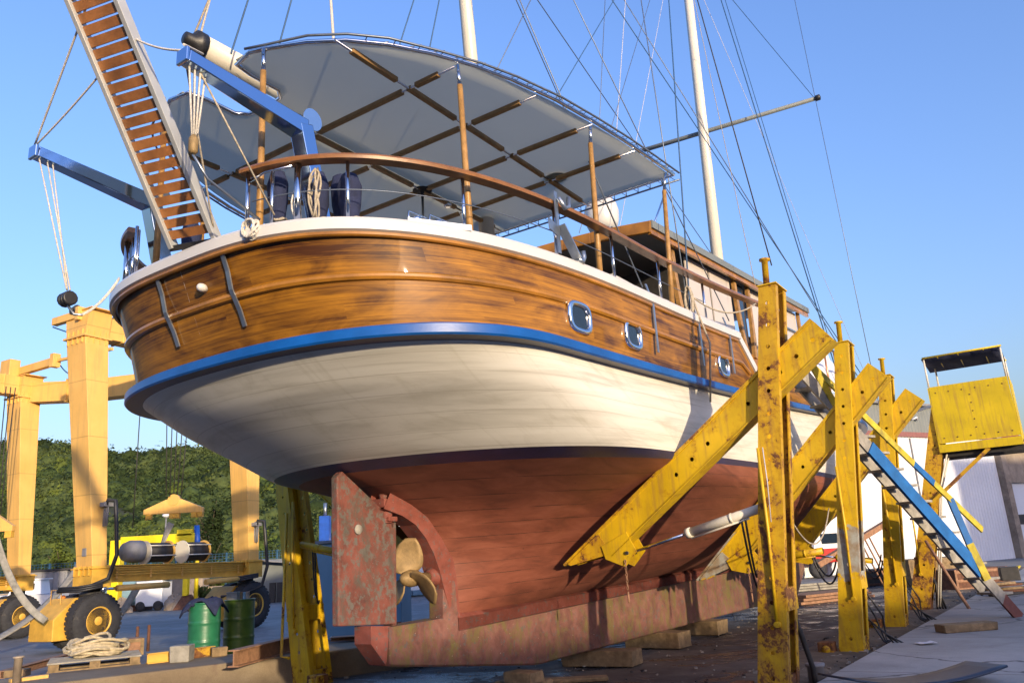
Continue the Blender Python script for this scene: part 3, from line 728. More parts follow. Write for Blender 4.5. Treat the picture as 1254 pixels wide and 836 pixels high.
mb = MB(); ring3 = [B(s, t, ZC-.01) for s, t in outline]+[B(0, 2.57, ZC-.01)]; mb.tube(ring3, .022, 8); mb.build('canopy_frame', 'steel', can)
mb = MB(); ringo = [B(s*1.0-(.06 if s < -4 else 0), t+(.07 if t > 1 else -.07 if t < -1 else 0), ZC-.01) for s, t in ch]; mb.tube(ringo, .012, 6)
mb.tube([B(s-(.06 if s < -4 else 0), -t-(.07 if t > 1 else 0), ZC-.01) for s, t in ch], .012, 6)
mb.tube([B(.10, -2.6, ZC-.05), B(.10, 2.6, ZC-.05)], .012, 6)
for k in range(60):                                   # lacing between frame and outer rail
    t = -2.5+5*k/59; mb.tube([B(0, t, ZC-.01), B(.10, t+(.05 if k % 2 else -.05), ZC-.05)], .005, 4)
for sg in (1, -1):
    for k in range(44):
        s = -4.3+4.2*k/43; t = half_t(s); mb.tube([B(s, sg*t, ZC), B(s+(.04 if k % 2 else -.04), sg*(t+.07), ZC)], .005, 4)
mb.build('lacing_rail', 'wire', can)
def batten(a, b, gaps):
    a, b = Vector(B(*a, ZC-.055)), Vector(B(*b, ZC-.055)); L = (b-a).length
    u_ = (b-a).normalized()*.11; mb = MB(); mb.tube([a-u_, b+u_], .013, 8); o = mb.build('canopy_tube', 'steel', can)
    g = [0]+gaps+[1]; mb = MB()
    for p, q in zip(g[:-1], g[1:]):
        c, d = a.lerp(b, p+.085/L), a.lerp(b, q-.085/L)
        mb.bar(c, d, .055, .045)
    mb.build('canopy_batten', 'batten', can, bevel=.006)
crs = [-.55, -1.22, -2.02, -2.80, -3.62]
crs = [-1.06, -1.90, -2.76, -3.66]
for t in (1.35, 0, -1.35):
    a, b = (-.12, -4.42) if t else (-.2, -4.1)
    gp = sorted([(a-s)/(a-b) for s in crs if a > s > b]); batten((a, t), (b, t), gp)
for s in crs:
    hb_ = half_t(s)-.1; gp = [(hb_-t)/(2*hb_) for t in (1.35, 0, -1.35)]; batten((s+.1, hb_), (s+.1, -hb_), gp)
MB().lathe(B(-1.9+.1, 0, ZC-.05), (0, 0, -1), [(.12, 0), (.12, .015), (.03, .02), (.018, .05), (.018, .10)], 14).build('canopy_boss', 'darkiron', can)
MB().tube([B(-1.8, 0, ZC-.12), B(-1.8, 0, 4.2)], .016, 8).build('canopy_prop', 'dullsteel', can)
for q in (-2.7, -1.0): MB().lathe(B(q-.3, 0, ZC-.06), (0, 0, -1), [(.05, 0), (.055, .03), (.03, .05)], 12).build('canopy_lamp', 'steel', can)
mb = MB(); mb.lathe(B(-.9, 1.4, ZC), (0, 0, 1), [(.14, 0), (.15, .05), (.10, .09), (0, .11)], 18); mb.build('canopy_antenna', 'white', can)
# canopy posts: varnished poles with steel tips
cpo = [(-4.80, .74), (-3.52, 1.98), (-1.76, 2.30), (-.12, 2.38)]
for s, t in cpo:
    for sg in (1, -1):
        st = t if s < -4.5 else t; ztp = ZC-.02; zb = zcap(s)-.35
        tt = half_t(s)-.06 if s > -4.5 else t
        o = MB().tube([B(s, sg*st, zb), B(s, sg*(st*.3+tt*.7), ztp-.22)], .034, 12, r2=.026).build('canopy_post', 'teak', boat)
        MB().tube([B(s, sg*(st*.3+tt*.7), ztp-.23), B(s, sg*tt, ztp)], .020, 10).build('post_tip', 'steel', o)

# cabin
def zroof(s): return 5.86+.075*(s-.8)
cab = bpy.data.objects.new('wheelhouse', None); C.objects.link(cab); cab.parent = boat
RT = 1.85
mb = MB(); rows = []
for s in np.linspace(.85, 9.2, 12):
    rows.append([B(s, t, zroof(s)+.12*(1-(t/RT)**2)) for t in np.linspace(-RT, RT, 9)])
mb.grid(rows, 0); o = mb.build('roof', 'shedgrey', cab); sm = o.modifiers.new('t', 'SOLIDIFY'); sm.thickness = .05; sm.offset = -1
mb = MB()
for i in range(8):
    t0, t1 = -RT+i*RT/4, -RT+(i+1)*RT/4; z0, z1 = (zroof(.85)+.12*(1-(t/RT)**2) for t in (t0, t1))
    mb.bar(B(.82, t0, z0-.10), B(.82, t1, z1-.10), .06, .17)
mb.build('roof_fascia', 'varnish_trim', cab, bevel=.01)
for sg in (1, -1):
    mb = MB(); mb.bar(B(.82, sg*RT, zroof(.85)-.06), B(9.2, sg*RT, zroof(9.2)-.06), .05, .11); mb.bar(B(.82, sg*(RT-.03), zroof(.85)-.16), B(9.2, sg*(RT-.03), zroof(9.2)-.16), .05, .08, mi=1)
    mb.build('roof_edge', ['shedgrey', 'varnish_trim'], cab)
    mb = MB(); rows = []
    zd = lambda s: zrail(s)+.25
    mb.hexa([B(1.7, sg*1.72, zd(1.7)), B(8.8, sg*1.72, zd(8.8)), B(8.8, sg*1.66, zd(8.8)), B(1.7, sg*1.66, zd(1.7)), B(1.7, sg*1.72, zd(1.7)+.75), B(8.8, sg*1.72, zd(8.8)+.75), B(8.8, sg*1.66, zd(8.8)+.75), B(1.7, sg*1.66, zd(1.7)+.75)])
    mb.build('cabin_side', 'varnish_trim', cab)
    for s0, s1, m_ in ((2.35, 3.3, 'cream'), (3.38, 4.35, 'cream'), (4.75, 5.05, 'glass'), (5.5, 6.8, 'cream'), (6.9, 8.6, 'cream')):
        mb = MB(); q = 1.70
        mb.hexa([B(s0, sg*q, zd(s0)+.76), B(s1, sg*q, zd(s1)+.76), B(s1, sg*(q-.02), zd(s1)+.76), B(s0, sg*(q-.02), zd(s0)+.76), B(s0, sg*q, zroof(s0)-.18), B(s1, sg*q, zroof(s1)-.18), B(s1, sg*(q-.02), zroof(s1)-.18), B(s0, sg*(q-.02), zroof(s0)-.18)])
        mb.build('cabin_window', m_, cab)
    for s0 in (1.75, 4.5, 5.25, 8.7):
        mb = MB(); P = [B(s0+.25*(1-k)**2*(1 if s0 < 5 else -.4), sg*1.73, zd(s0)+.7+(zroof(s0)-.15-zd(s0)-.7)*k) for k in np.linspace(0, 1, 6)]
        for a, b in zip(P[:-1], P[1:]): mb.bar(a, b, .11, .06, up=(0, 1, 0))
        mb.build('cabin_pillar', 'teak', cab)
mb = MB(); mb.box(B(2.4, 0, 5.0), (.06, 3.3, 1.5)); mb.build('cabin_bulkhead', 'darkiron', cab)
mb = MB(); mb.box(B(3.8, .2, 4.9), (.5, 1.2, .9)); mb.build('console', 'varnish_trim', cab)
# cockpit seat back with white slats
mb = MB()
for k in range(26): mb.box(B(-.75+k*.07, 1.95, 4.38+k*.004), (.052, .03, .42))
mb.box(B(.12, 1.97, 4.60), (1.85, .04, .03)); mb.box(B(.12, 1.97, 4.17), (1.85, .04, .03)); mb.build('cockpit_seat_back', 'white', boat)
mb = MB(); mb.box(B(1.45, 1.98, 4.45), (.85, .03, .44)); mb.build('cockpit_side_panel', 'white', boat, bevel=.02)
mb = MB(); mb.lathe(B(*ont(738, 277, -.4)), (0, 0, 1), [(.24, -.1), (.30, .02), (.32, .12), (.33, .28), (.30, .42), (.22, .53), (.10, .60), (0, .62)], 24); mb.build('satellite_dome', 'white', boat)
mb = MB(); mb.lathe(B(-.4, .35, 4.2), (0, 0, 1), [(.22, 0), (.23, .25), (.12, .33), (0, .34)], 18); mb.build('deck_locker', 'white', boat)
mb = MB(); mb.tube([B(*ont(797, 285, 1.0)), B(*ont(815, 235, 1.0))], .018, 8); mb.build('whip_holder', 'steel', boat)
# anchor bracket and small fittings
mb = MB(); a = Vector(B(-2.72, 2.40, 4.20))
mb.bar(a, a+Vector((0, 0, .62)), .05, .012, up=(0, 1, 0)); mb.bar(a+Vector((-.02, 0, .22)), a+Vector((-.26, -.06, .20)), .012, .11); mb.bar(a+Vector((.02, -.02, .28)), a+Vector((.24, -.05, -.0)), .10, .014)
mb.tube([a+Vector((.24, -.05, -.0)), a+Vector((.31, -.06, -.02)), a+Vector((.35, -.06, .04)), a+Vector((.34, -.06, .10))], .028, 8)
mb.tube([a+Vector((0, -.03, .55)), a+Vector((.08, -.05, .46)), a+Vector((.15, -.05, .50)), a+Vector((.16, -.05, .60))], .022, 8); mb.build('anchor_bracket', 'dullsteel', boat)
mb = MB(); mb.box(B(-4.02, 2.02, 4.16), (.55, .09, .05), rz=-.55); mb.build('fairlead_plate', 'dullsteel', boat)
for q in (-4.12, -3.95):
    mb = MB(); b_ = plan(CAP, q)-.16; mb.lathe(B(q, b_, 4.17), (0, 0, 1), [(.035, 0), (.03, .05), (.045, .07)], 12); mb.tube([B(q-.1, b_, 4.17), B(q-.1, b_, 4.27), B(q+.1, b_+.02, 4.27), B(q+.1, b_+.02, 4.17)], .008, 6); mb.build('fairlead', 'steel', boat)

# davits
def davit(sg):
    d = bpy.data.objects.new('davit', None); C.objects.link(d); d.parent = boat
    tip = B(-5.78, sg*1.1, 5.21); bend = B(-4.66, sg*1.1, 5.10); foot = B(-4.36, sg*1.1, 3.9)
    k = B(-4.52, sg*1.1, 4.98)
    mb = MB(); mb.bar(tip, bend, .11, .10, w2=.15, h2=.15); mb.bar(bend+Vector((-.02, 0, .03)), foot, .15, .14, up=(1, 0, 0)); mb.box(tip+Vector((-.02, 0, 0)), (.03, .13, .12)); mb.build('davit_arm', 'sky_tint_steel', d, bevel=.008)
    mb = MB(); mb.lathe(bend+Vector((.05, .09, .10)), (0, 1, 0), [(.10, -.16), (.10, -.15), (.05, -.14), (.05, -.03), (.10, -.02), (.10, 0)], 18); mb.build('davit_winch', 'steel', d)
    return d
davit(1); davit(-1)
# gangway hoisted on the stern
gw = bpy.data.objects.new('gangway', None); C.objects.link(gw); gw.parent = boat
g0 = Vector(B(-5.13, .02, 4.24)); g1 = Vector(B(-5.05, .50, 4.20)); up_ = (Vector(B(-6.14, .02, 6.02))-Vector(B(-5.18, .02, 4.31))).normalized()
side = (g1-g0).normalized(); nrm = side.cross(up_).normalized(); GL = 3.7
for p in (g0, g1):
    mb = MB(); mb.bar(p-up_*.05, p+up_*GL, .045, .085, up=nrm); mb.build('gangway_rail', 'alu', gw, bevel=.004)
for k in range(38):
    c = (g0+g1)/2+up_*(.06+k*.096); mb = MB(); rot = Matrix((side, up_, nrm)).transposed()
    mb.box(c, ((g1-g0).length-.05, .076, .022), rot=rot); mb.build('gangway_slat', 'slat', gw)
mb = MB(); mb.box((g0+g1)/2-up_*.05, ((g1-g0).length+.06, .05, .05), rot=Matrix((side, up_, nrm)).transposed()); mb.build('gangway_hinge', 'darkiron', gw)

# masts, booms, yard
def pole(name, a, b, r, r2, mat='mast', parent=boat, n=14): return MB().tube([B(*a), B(*b)], r, n, r2=r2).build(name, mat, parent)
pole('mizzen_mast', (-.33, 0, 3.8), (-1.21, 0, 17.5), .115, .07)
pole('main_mast', (8.86, 0, 4.3), (9.98, 0, 22.), .15, .10)
pole('sail_track', (8.98, -.02, 6.2), (10.1, -.02, 22.), .02, .02, 'wire')
pole('mizzen_boom', (-4.98, 0, 6.27), (-.45, 0, 6.33), .115, .115)
mb = MB(); mb.lathe(B(-4.98, 0, 6.27), (-1, 0, 0), [(.125, -.06), (.125, .02), (.07, .05), (.06, .12), (.0, .13)], 16); mb.build('boom_end', 'black', boat)
pole('yard', (9.5, -3.3, 11.9), (9.5, 2.75, 11.58), .065, .05, 'shedgrey')
mb = MB(); mb.lathe(B(9.5, 2.78, 11.58), (0, -1, 0), [(.07, -.05), (.07, .05), (0, .07)], 10); mb.build('yard_tip', 'black', boat)

# rigging: each line given by a lower fixing and a second sighted point higher up, then run on to the mast
def line(p0, t0, p1, t1, ext, r=.006, mat='wire', n=5):
    a = Vector(B(*ont(*p0, t0))); b = Vector(B(*ont(*p1, t1)))
    zl = ((ZC+.02) if a.x < .2 else zroof(a.x)+.1) if (t0 < 1.3 and p0[0] < 900) else (zrail(a.x)+.6 if p0[0] > 950 and p0[1] > 300 else a.z)
    if a.z > zl: d_ = (a-b)/(b.z-a.z); a2 = a+d_*(a.z-zl); ext = ((b-a).length*ext+(a2-a).length)/((b-a2).length); a = a2
    if b.z-a.z > .5: ext = max(ext, (17.-a.z)/(b.z-a.z))
    MB().tube([a, a+(b-a)*ext], r, n).build('rigging_line', mat, boat)
line((787, 352), 2.40, (719, 193), 1.9, 2.0, .008)
line((845, 378), 2.42, (819, 0), 1.6, 1.15, .011, 'wire_blue')
line((842, 372), 2.40, (785, 0), 1.5, 1.15, .009, 'wire')
line((893, 393), 2.42, (811, 224), 1.9, 2.2, .008)
line((945, 325), 2.30, (854, 0), 1.4, 1.12, .012, 'darkiron')
line((925, 350), 2.30, (850, 0), 1.4, 1.12, .006, 'rope')
line((1005, 392), 2.2, (883, 0), 1.2, 1.10, .013, 'wire_blue')
line((1008, 392), 2.2, (888, 0), 1.0, 1.10, .009, 'wire_blue')
line((1000, 376), 2.1, (868, 178), 1.2, 1.3, .010, 'wire_blue')
line((994, 370), 2.1, (871, 172), 1.1, 1.3, .010, 'wire')
line((1052, 440), 1.6, (862, 0), .8, 1.08, .006, 'wire_pale')
line((1066, 445), 1.4, (998, 119), .6, 1.6, .012, 'wire')
line((997, 120), 1.2, (897, 0), .4, 1.6, .010, 'wire_blue')
line((780, 178), 0, (658, 0), 0, 1.3, .009, 'wire')
line((682, 118), 0, (752, 0), 0, 1.3, .009, 'wire_blue')
line((612, 78), 0, (650, 0), 0, 1.5, .008, 'wire')
line((685, 120), 0, (632, 0), 0, 1.4, .009, 'wire')
line((734, 150), .5, (741, 0), .3, 1.2, .007, 'wire')
line((755, 160), .5, (766, 0), .3, 1.2, .007, 'wire_pale')
line((748, 158), .5, (796, 0), .3, 1.2, .007, 'wire')
line((778, 178), .5, (812, 0), .3, 1.2, .006, 'wire_pale')
line((408, 44), 1.2, (405, 0), .9, 2.5, .014, 'rope_white')
line((283, 66), .5, (304, 0), .3, 2.5, .009, 'wire_blue')
line((342, 55), .5, (357, 0), .3, 2.5, .009, 'wire_blue')
line((493, 44), .8, (507, 0), .6, 2.5, .008, 'wire_blue')
line((528, 50), .8, (538, 0), .6, 2.5, .008, 'wire_blue')
line((244, 48), 0, (257, 0), 0, 3., .011, 'rope_white')
line((234, 52), 0, (256, 0), 0, 3., .011, 'rope')
# ropes of the gangway and the davit falls
def rope(pts, r=.009, mat='rope_white', name='rope', parent=boat): return MB().tube(pts, r, 6).build(name, mat, parent)
tipS = Vector(B(-5.80, 1.1, 5.26)); tipP = Vector(B(-5.80, -1.1, 5.26))
gm = g0+up_*1.45; gn = g1+up_*1.62; gt = g0+up_*2.1; gu = g1+up_*3.3
rope(catenary(tipP, gm, .02)); rope(catenary(tipP, gn+up_*.6, .0)); rope(catenary(tipS, gn, .03)); rope(catenary(tipS+Vector((0, 0, .02)), g1+up_*.02, 0.), .008, 'rope')
for k, dx in enumerate((-.05, .0, .05)):
    rope([tipS+Vector((.10+dx, 0, -.05)), tipS+Vector((.12+dx*.3, 0, -.66))], .008); rope([tipS+Vector((.16+dx, .02, -.05)), tipS+Vector((.14+dx*.3, .01, -.62))], .008)
rope([tipS+Vector((.10, 0, -.05)), Vector(B(-4.98, 1.15, 4.2))], .008, 'rope')
mb = MB(); mb.lathe(tipS+Vector((.12, 0, -.78)), (0, 0, 1), [(.02, -.02), (.035, 0), (.035, .1), (.02, .13)], 10); mb.build('tackle_block', 'bronze', boat)
rope([tipS+Vector((.12, 0, -.80)), tipS+Vector((.25, 0, -.95)), Vector(B(-5.0, 1.0, 4.2))], .010, 'dullsteel', 'chain_sling')
blk = Vector(stz_local(wy(83, 366, 6.25)))
for k, dx in enumerate((-.04, .03)): rope([tipP+Vector((.08+dx, .0, -.05)), blk+Vector((dx*.4, 0, .08))], .007)
rope([tipP+Vector((.16, .0, -.05)), blk+Vector((.0, .02, .08))], .007)
mb = MB()
for k in range(3): mb.lathe(blk+Vector((0, -.05+.04*k, 0)), (0, 1, 0), [(.05, 0), (.062, .006), (.062, .026), (.05, .032)], 12)
mb.build('tackle_block', 'black', boat)
rope([blk+Vector((0, 0, -.05)), blk+Vector((.06, 0, -.12)), blk+Vector((.10, -.06, -.13))], .012, 'dullsteel', 'shackle')
for k in (0, 1): rope(catenary(blk+Vector((.10, -.06, -.13+.01*k)), Vector(stz_local(wy(146, 342-2*k, 6.6))), .05), .008)
# boom gallows lashings
rope(catenary(Vector(B(-4.9, 0, 6.2)), tipS+Vector((0, 0, .05)), .0), .010)
# coiled ropes on the gate and over the side
def coil(c, r, h, n, mat='rope', rr=.011, name='rope_coil', axis=0, parent=boat):
    P = []
    for i in range(n*16):
        a = 2*PI*i/16; q = R.uniform(.88, 1.1); z = h*math.sin(a); x = r*math.cos(a)*q
        P.append(Vector(c)+(Vector((.03*math.sin(i*.7), x, z*q)) if axis == 0 else Vector((x, r*math.sin(a)*q, i*h/(n*16)+.006*math.sin(i*1.3)))))
    return MB().tube(P, rr, 6).build(name, mat, parent)
coil(B(-4.72, 1.32, 4.42), .045, .22, 3, rr=.009); coil(B(-4.80, 1.20, 4.36), .03, .16, 2, 'rope_white', .008)
coil(B(-5.05, .95, 4.12), .07, .08, 4, 'rope_white', .010)
# guy from the port side and mooring lines
rope(catenary(Vector(B(-1.45, -2.2, 4.2)), Vector(B(-1.4, -2.2, 4.25)), 0.), .005)
lo = Vector(B(*ont(870, 492, 2.50))); rope([Vector(B(.40, 2.46, 4.55)), Vector(B(.36, 2.52, 4.30)), Vector(B(.5, 2.58, 3.9)), lo], .013, 'rope')
coil(B(.35, 2.44, 4.45), .045, .17, 5, 'rope', .012)
rope(catenary(Vector(B(.42, 2.47, 4.5)), Vector(B(*ont(925, 372, 2.9))), .16), .011, 'rope')
# wrapped navy cloth bundles on the aft deck
def bundle(c, h, r, lean=(0, 0)):
    prof = [(.5*r, 0), (.95*r, .06*h), (r, .25*h), (.8*r, .48*h), (.62*r, .56*h), (.95*r, .72*h), (1.05*r, .88*h), (.7*r, .98*h), (0, h)]
    mb = MB(); mb.lathe(c, (lean[0], lean[1], 1), prof, 14)
    rr = random.Random(int(abs(c[0])*100)); 
    for i, v in enumerate(mb.v): q = 1+rr.uniform(-.07, .07); mb.v[i] = (c[0]+(v[0]-c[0])*q, c[1]+(v[1]-c[1])*q, v[2])
    mb.build('cloth_bundle', 'bluecloth', boat)
    MB().tube([Vector(c)+Vector((math.cos(a)*r*.72, math.sin(a)*r*.72, h*.56+.01*math.sin(a*3))) for a in np.linspace(0, 6.28, 14)], .012, 6).build('bundle_lashing', 'rope', boat)
for s, t, h, r_ in ((-4.70, .88, 1.10, .085), (-4.52, 1.16, 1.06, .10), (-4.40, 1.42, 1.0, .10), (-4.30, 1.22, 1.1, .09), (-4.75, -.25, .95, .085), (-4.6, -.45, .9, .09)):
    bundle(B(s, t, 3.62+.08), h, r_, (0, .04))
# foredeck rail with copper coloured uprights, tarpaulin is a separate thing
for sg in (1, -1):
    P = []
    for s in np.linspace(4.4, 13, 14): P.append(B(s, sg*(plan(CAP, s)-.12), zrail(s)+1.35))
    MB().tube(P, .03, 8).build('foredeck_rail', 'dullsteel', boat)
    for s in np.linspace(4.6, 12.6, 9):
        MB().tube([B(s, sg*(plan(CAP, s)-.12), zrail(s)+.33), B(s, sg*(plan(CAP, s)-.12), zrail(s)+1.35)], .02, 8).build('foredeck_stanchion', 'copper', boat)

tarp = root('tarpaulin', tuple(OO), ROTZ, 'crumpled white tarpaulin covering the foredeck of the wooden yacht', 'tarpaulin')
mb = MB(); rows = []; rr = random.Random(3)
ts = np.linspace(-1, 1, 15)
for i, s in enumerate(np.linspace(5.9, 15.2, 34)):
    row = []
    h0 = 1.05+.75*smoothstep((s-5.9)/6.0)
    for j, t in enumerate(ts):
        b = plan(CAP, s)-.05; z = zrail(s)+.50+h0*(.82*(1-abs(t)**9)+.25*(1-abs(t)**2))+rr.uniform(-.06, .06)+.05*math.sin(s*2.3)
        row.append(B(s+rr.uniform(-.05, .05), t*b*(.86+.02*math.sin(s*4+j)), z))
    rows.append(row)
mb.grid(rows, 0); mb.build('cover_sheet', 'tarp', tarp)
# ================================================================== BOAT STANDS
def holed_strip(mb, fr, w0, w1, L, holes, r, mi=0, thick=.012, back=None):
    """a long plate in the local frame fr(u, v, d): u along, v across, d depth; round holes on the centre line; width w0 -> w1"""
    W = lambda u: w0+(w1-w0)*u/L
    holes = [h for h in sorted(holes) if r*1.3 < h < L-r*1.3]; cuts = [0.]
    for h in holes:
        a, b = h-r*1.6, h+r*1.6
        if a > cuts[-1]+1e-4: cuts.append(a)
        cuts.append(b)
    if cuts[-1] < L: cuts.append(L)
    n = 16
    for d in (0., thick):
        for a, b in zip(cuts[:-1], cuts[1:]):
            hc = [h for h in holes if a-1e-4 <= h-r*1.6 and h+r*1.6 <= b+1e-4]
            c = [(a, -W(a)/2), (b, -W(b)/2), (b, W(b)/2), (a, W(a)/2)]
            if not hc:
                i = [mb.vert(fr(u, v, d)) for u, v in c]; mb.face(i if d else i[::-1], mi); continue
            h = hc[0]; circ = []; box = []
            for k in range(n):
                an = 2*PI*k/n+PI/4; ca, sa = math.cos(an), math.sin(an); circ.append(mb.vert(fr(h+r*ca, r*sa, d)))
                m = max(abs(ca), abs(sa)); bu, bv = ca/m, sa/m; u = h+bu*(b-h if bu > 0 else h-a); box.append(mb.vert(fr(u, bv*W(u)/2, d)))
            for k in range(n):
                q = (circ[k], circ[(k+1) % n], box[(k+1) % n], box[k]); mb.face(q if not d else q[::-1], mi)
    for h in holes:
        A = [mb.vert(fr(h+r*math.cos(2*PI*k/n), r*math.sin(2*PI*k/n), 0)) for k in range(n)]; Bq = [mb.vert(fr(h+r*math.cos(2*PI*k/n), r*math.sin(2*PI*k/n), thick)) for k in range(n)]
        for k in range(n): mb.face((A[k], A[(k+1) % n], Bq[(k+1) % n], Bq[k]), mi)
    for sgn in (-1, 1):
        i = [mb.vert(fr(0, sgn*w0/2, 0)), mb.vert(fr(L, sgn*w1/2, 0)), mb.vert(fr(L, sgn*w1/2, thick)), mb.vert(fr(0, sgn*w0/2, thick))]; mb.face(i, mi)
    for u, w in ((0, w0), (L, w1)):
        i = [mb.vert(fr(u, -w/2, 0)), mb.vert(fr(u, w/2, 0)), mb.vert(fr(u, w/2, thick)), mb.vert(fr(u, -w/2, thick))]; mb.face(i, mi)
def hbar(mb, fr, u0, v0, u1, v1, d0, d1, th=.012):    # flange: a thin strip from (u0,v0) to (u1,v1) spanning depth d0..d1
    P = [fr(u0, v0, d0), fr(u1, v1, d0), fr(u1, v1, d1), fr(u0, v0, d1)]; s = th if v0 < 0 else -th
    Q = [fr(u0, v0+s, d0), fr(u1, v1+s, d0), fr(u1, v1+s, d1), fr(u0, v0+s, d1)]
    mb.hexa(P+Q)

def stand(s0, sg, label, lo, hi, lug_at=.22, cyl='mast', cyl_pts=((3.22, 1.86), (1.30, 1.50)), paint='yellow', H=4.16, tb=3.09, tt=3.62, arm=True, pin=True, holes_seed=1, w0=.31, w1=.185, chain=True, arm_h=.30):
    """lo, hi: (t, z) of the arm's upper edge at its inner and outer ends"""
    r_ = root('boat_stand', tuple(OO+s0*AX+sg*tb*TX), ROTZ, label, 'boat stand', 'steel stands propping up the yacht')
    P = lambda d, t, z: Vector((d, -sg*(t-tb), z))
    lean = Vector((0, tt-tb, H)); L = lean.length; dirz = lean.z/L; dirt = (tt-tb)/L
    for nm, x0, sx in (('post_plate', 0., 1), ('post_plate', .38, -1)):
        mb = MB()
        fr = lambda u, v, d: P(x0+sx*d, tb+u*dirt+v*dirz, u*dirz-v*dirt)
        holed_strip(mb, fr, w0, w1, L, [.22+i*.236 for i in range(17)], .022)
        for q in (-1, 1): hbar(mb, fr, 0, q*w0/2, L, q*w1/2, 0.013, .085)
        mb.build(nm, paint, r_)
    mb = MB(); c = tb+(tt-tb); mb.box(P(.19, tt, H+.006), (.42, w1+.02, .014)); mb.build('top_plate', 'yellow', r_)
    for z in (.12, .95):
        mb = MB(); mb.box(P(.19, tb+dirt*z+w0*.5-.03, z), (.36, .05, .22)); mb.box(P(.19, tb+dirt*z-w0*.5+.04, z), (.36, .05, .2)); mb.build('cross_tie', paint, r_)
    if pin:
        mb = MB(); mb.lathe(P(.06, tt-.02, H), (0, -sg*.06, 1), [(.034, 0), (.034, .29), (.058, .295), (.058, .315), (.03, .32)], 14); mb.build('locking_pin', paint, r_)
    # slender bar on the front face
    mb = MB(); mb.tube([P(-.03, tb+.20, 2.45), P(-.035, tb+.19, 1.6), P(-.03, tb+.15, .72)], .017, 8); mb.lathe(P(-.03, tb+.15, .72), (1, 0, 0), [(.03, -.02), (.03, .05)], 10); mb.build('brace_bar', 'yellow', r_)
    mb = MB(); mb.box(P(-.02, tb-w0/2-.13, .10), (.20, .20, .17)); mb.build('foot_lug', 'yellow_rusty', r_, bevel=.012)
    mb = MB(); mb.lathe(P(-.12, tb-w0/2-.12, .10), (-1, 0, 0), [(.05, 0), (.05, .035), (.0, .04)], 12); mb.build('foot_pin', 'yellow', r_)
    if not arm: return r_, P
    a = Vector((lo[0], lo[1])); b = Vector((hi[0], hi[1])); AL = (b-a).length; e = (b-a)/AL; nv = Vector((e.y, -e.x))   # nv points down/outward
    x0 = .095
    fr = lambda u, v, d: P(x0+d, a.x+e.x*u+nv.x*(v+arm_h/2), a.y+e.y*u+nv.y*(v+arm_h/2))
    ar = MB(); holed_strip(ar, fr, arm_h, arm_h, AL, [AL-.14-i*.235 for i in range(5)]+[AL-1.7-i*.25 for i in range(3)], .024)
    fr2 = lambda u, v, d: fr(u, v, .19-d)
    holed_strip(ar, fr2, arm_h, arm_h, AL, [], .024)
    for q in (-1, 1): hbar(ar, fr, -.0, q*(arm_h/2+.006), AL, q*(arm_h/2+.006), -.02, .21)
    ar.build('arm', 'yellow', r_)
    # pad wedge under the hull: the upper flange runs on, the web tapers away
    mb = MB()
    def FP(u, v, d): return fr(u, v, d)
    for d0, d1 in ((-.004, .012), (.178, .194)):
        poly = [FP(.02, -arm_h/2, d0), FP(-.52, -arm_h/2, d0), FP(-.50, -arm_h/2+.04, d0), FP(.02, arm_h/2-.02, d0)]; mb.prism(poly, P(d1, 0, 0)-P(d0, 0, 0))
    mb.hexa([FP(-.56, -arm_h/2-.006, -.02), FP(AL, -arm_h/2-.006, -.02), FP(AL, -arm_h/2-.006, .21), FP(-.56, -arm_h/2-.006, .21), FP(-.56, -arm_h/2-.03, -.02), FP(AL, -arm_h/2-.03, -.02), FP(AL, -arm_h/2-.03, .21), FP(-.56, -arm_h/2-.03, .21)])
    mb.build('pad_wedge', paint, r_)
    lg = MB()
    for d in (-.02, .20):
        poly = [FP(lug_at-.25, arm_h/2-.16, d), FP(lug_at-.30, arm_h/2-.02, d), FP(lug_at-.16, arm_h/2+.20, d), FP(lug_at+.06, arm_h/2+.16, d), FP(lug_at+.10, arm_h/2-.08, d)]
        lg.prism(poly, P(.014, 0, 0)-P(0, 0, 0))
    lg.build('arm_lug', 'yellow', r_)
    lp = FP(lug_at-.04, arm_h/2+.10, .09)
    mb = MB(); mb.tube([lp+Vector((-.13, 0, 0)), lp+Vector((.13, 0, 0))], .02, 10); mb.build('lug_pin', 'darkiron', r_)
    c0 = P(.15, *cyl_pts[0]); mid = c0.lerp(lp, .56)
    mb = MB(); mb.tube([c0, mid], .048, 14); mb.lathe(mid, (mid-c0), [(.055, -.05), (.055, .01), (.02, .015)], 14); mb.lathe(c0.lerp(mid, .4), (mid-c0), [(.053, 0), (.053, .03)], 14)
    d_ = (mid-c0).normalized(); mb.tube([c0.lerp(mid, .2)-Vector((0, 0, .06)), c0.lerp(mid, .95)-Vector((0, 0, .065))], .012, 6)
    mb.build('hydraulic_cylinder', cyl, r_)
    MB().tube([mid, lp], .018, 10).build('piston_rod', 'steel', r_)
    mb = MB(); mb.tube(catenary(c0.lerp(mid, .25), P(.2, tb-.05, 1.2), .25), .012, 6, 0); mb.tube(catenary(c0.lerp(mid, .3), P(.24, tb-.05, 1.1), .3), .012, 6); mb.build('hose', 'black', r_)
    if chain:
        mb = MB(); q = FP(lug_at-.12, arm_h/2+.16, -.03)
        for k in range(9):
            c = q-Vector((0, 0, .035*k)); pts = [c+Vector(((.011*math.cos(an) if k % 2 else 0), (0 if k % 2 else .011*math.cos(an)), .024*math.sin(an))) for an in np.linspace(0, 2*PI, 9)]
            mb.tube(pts, .004, 5, cap=False)
        mb.tube([q-Vector((0, 0, .32)), q-Vector((0, 0, .44))], .012, 6); mb.build('chain', 'brownpipe', r_)
    return r_, P

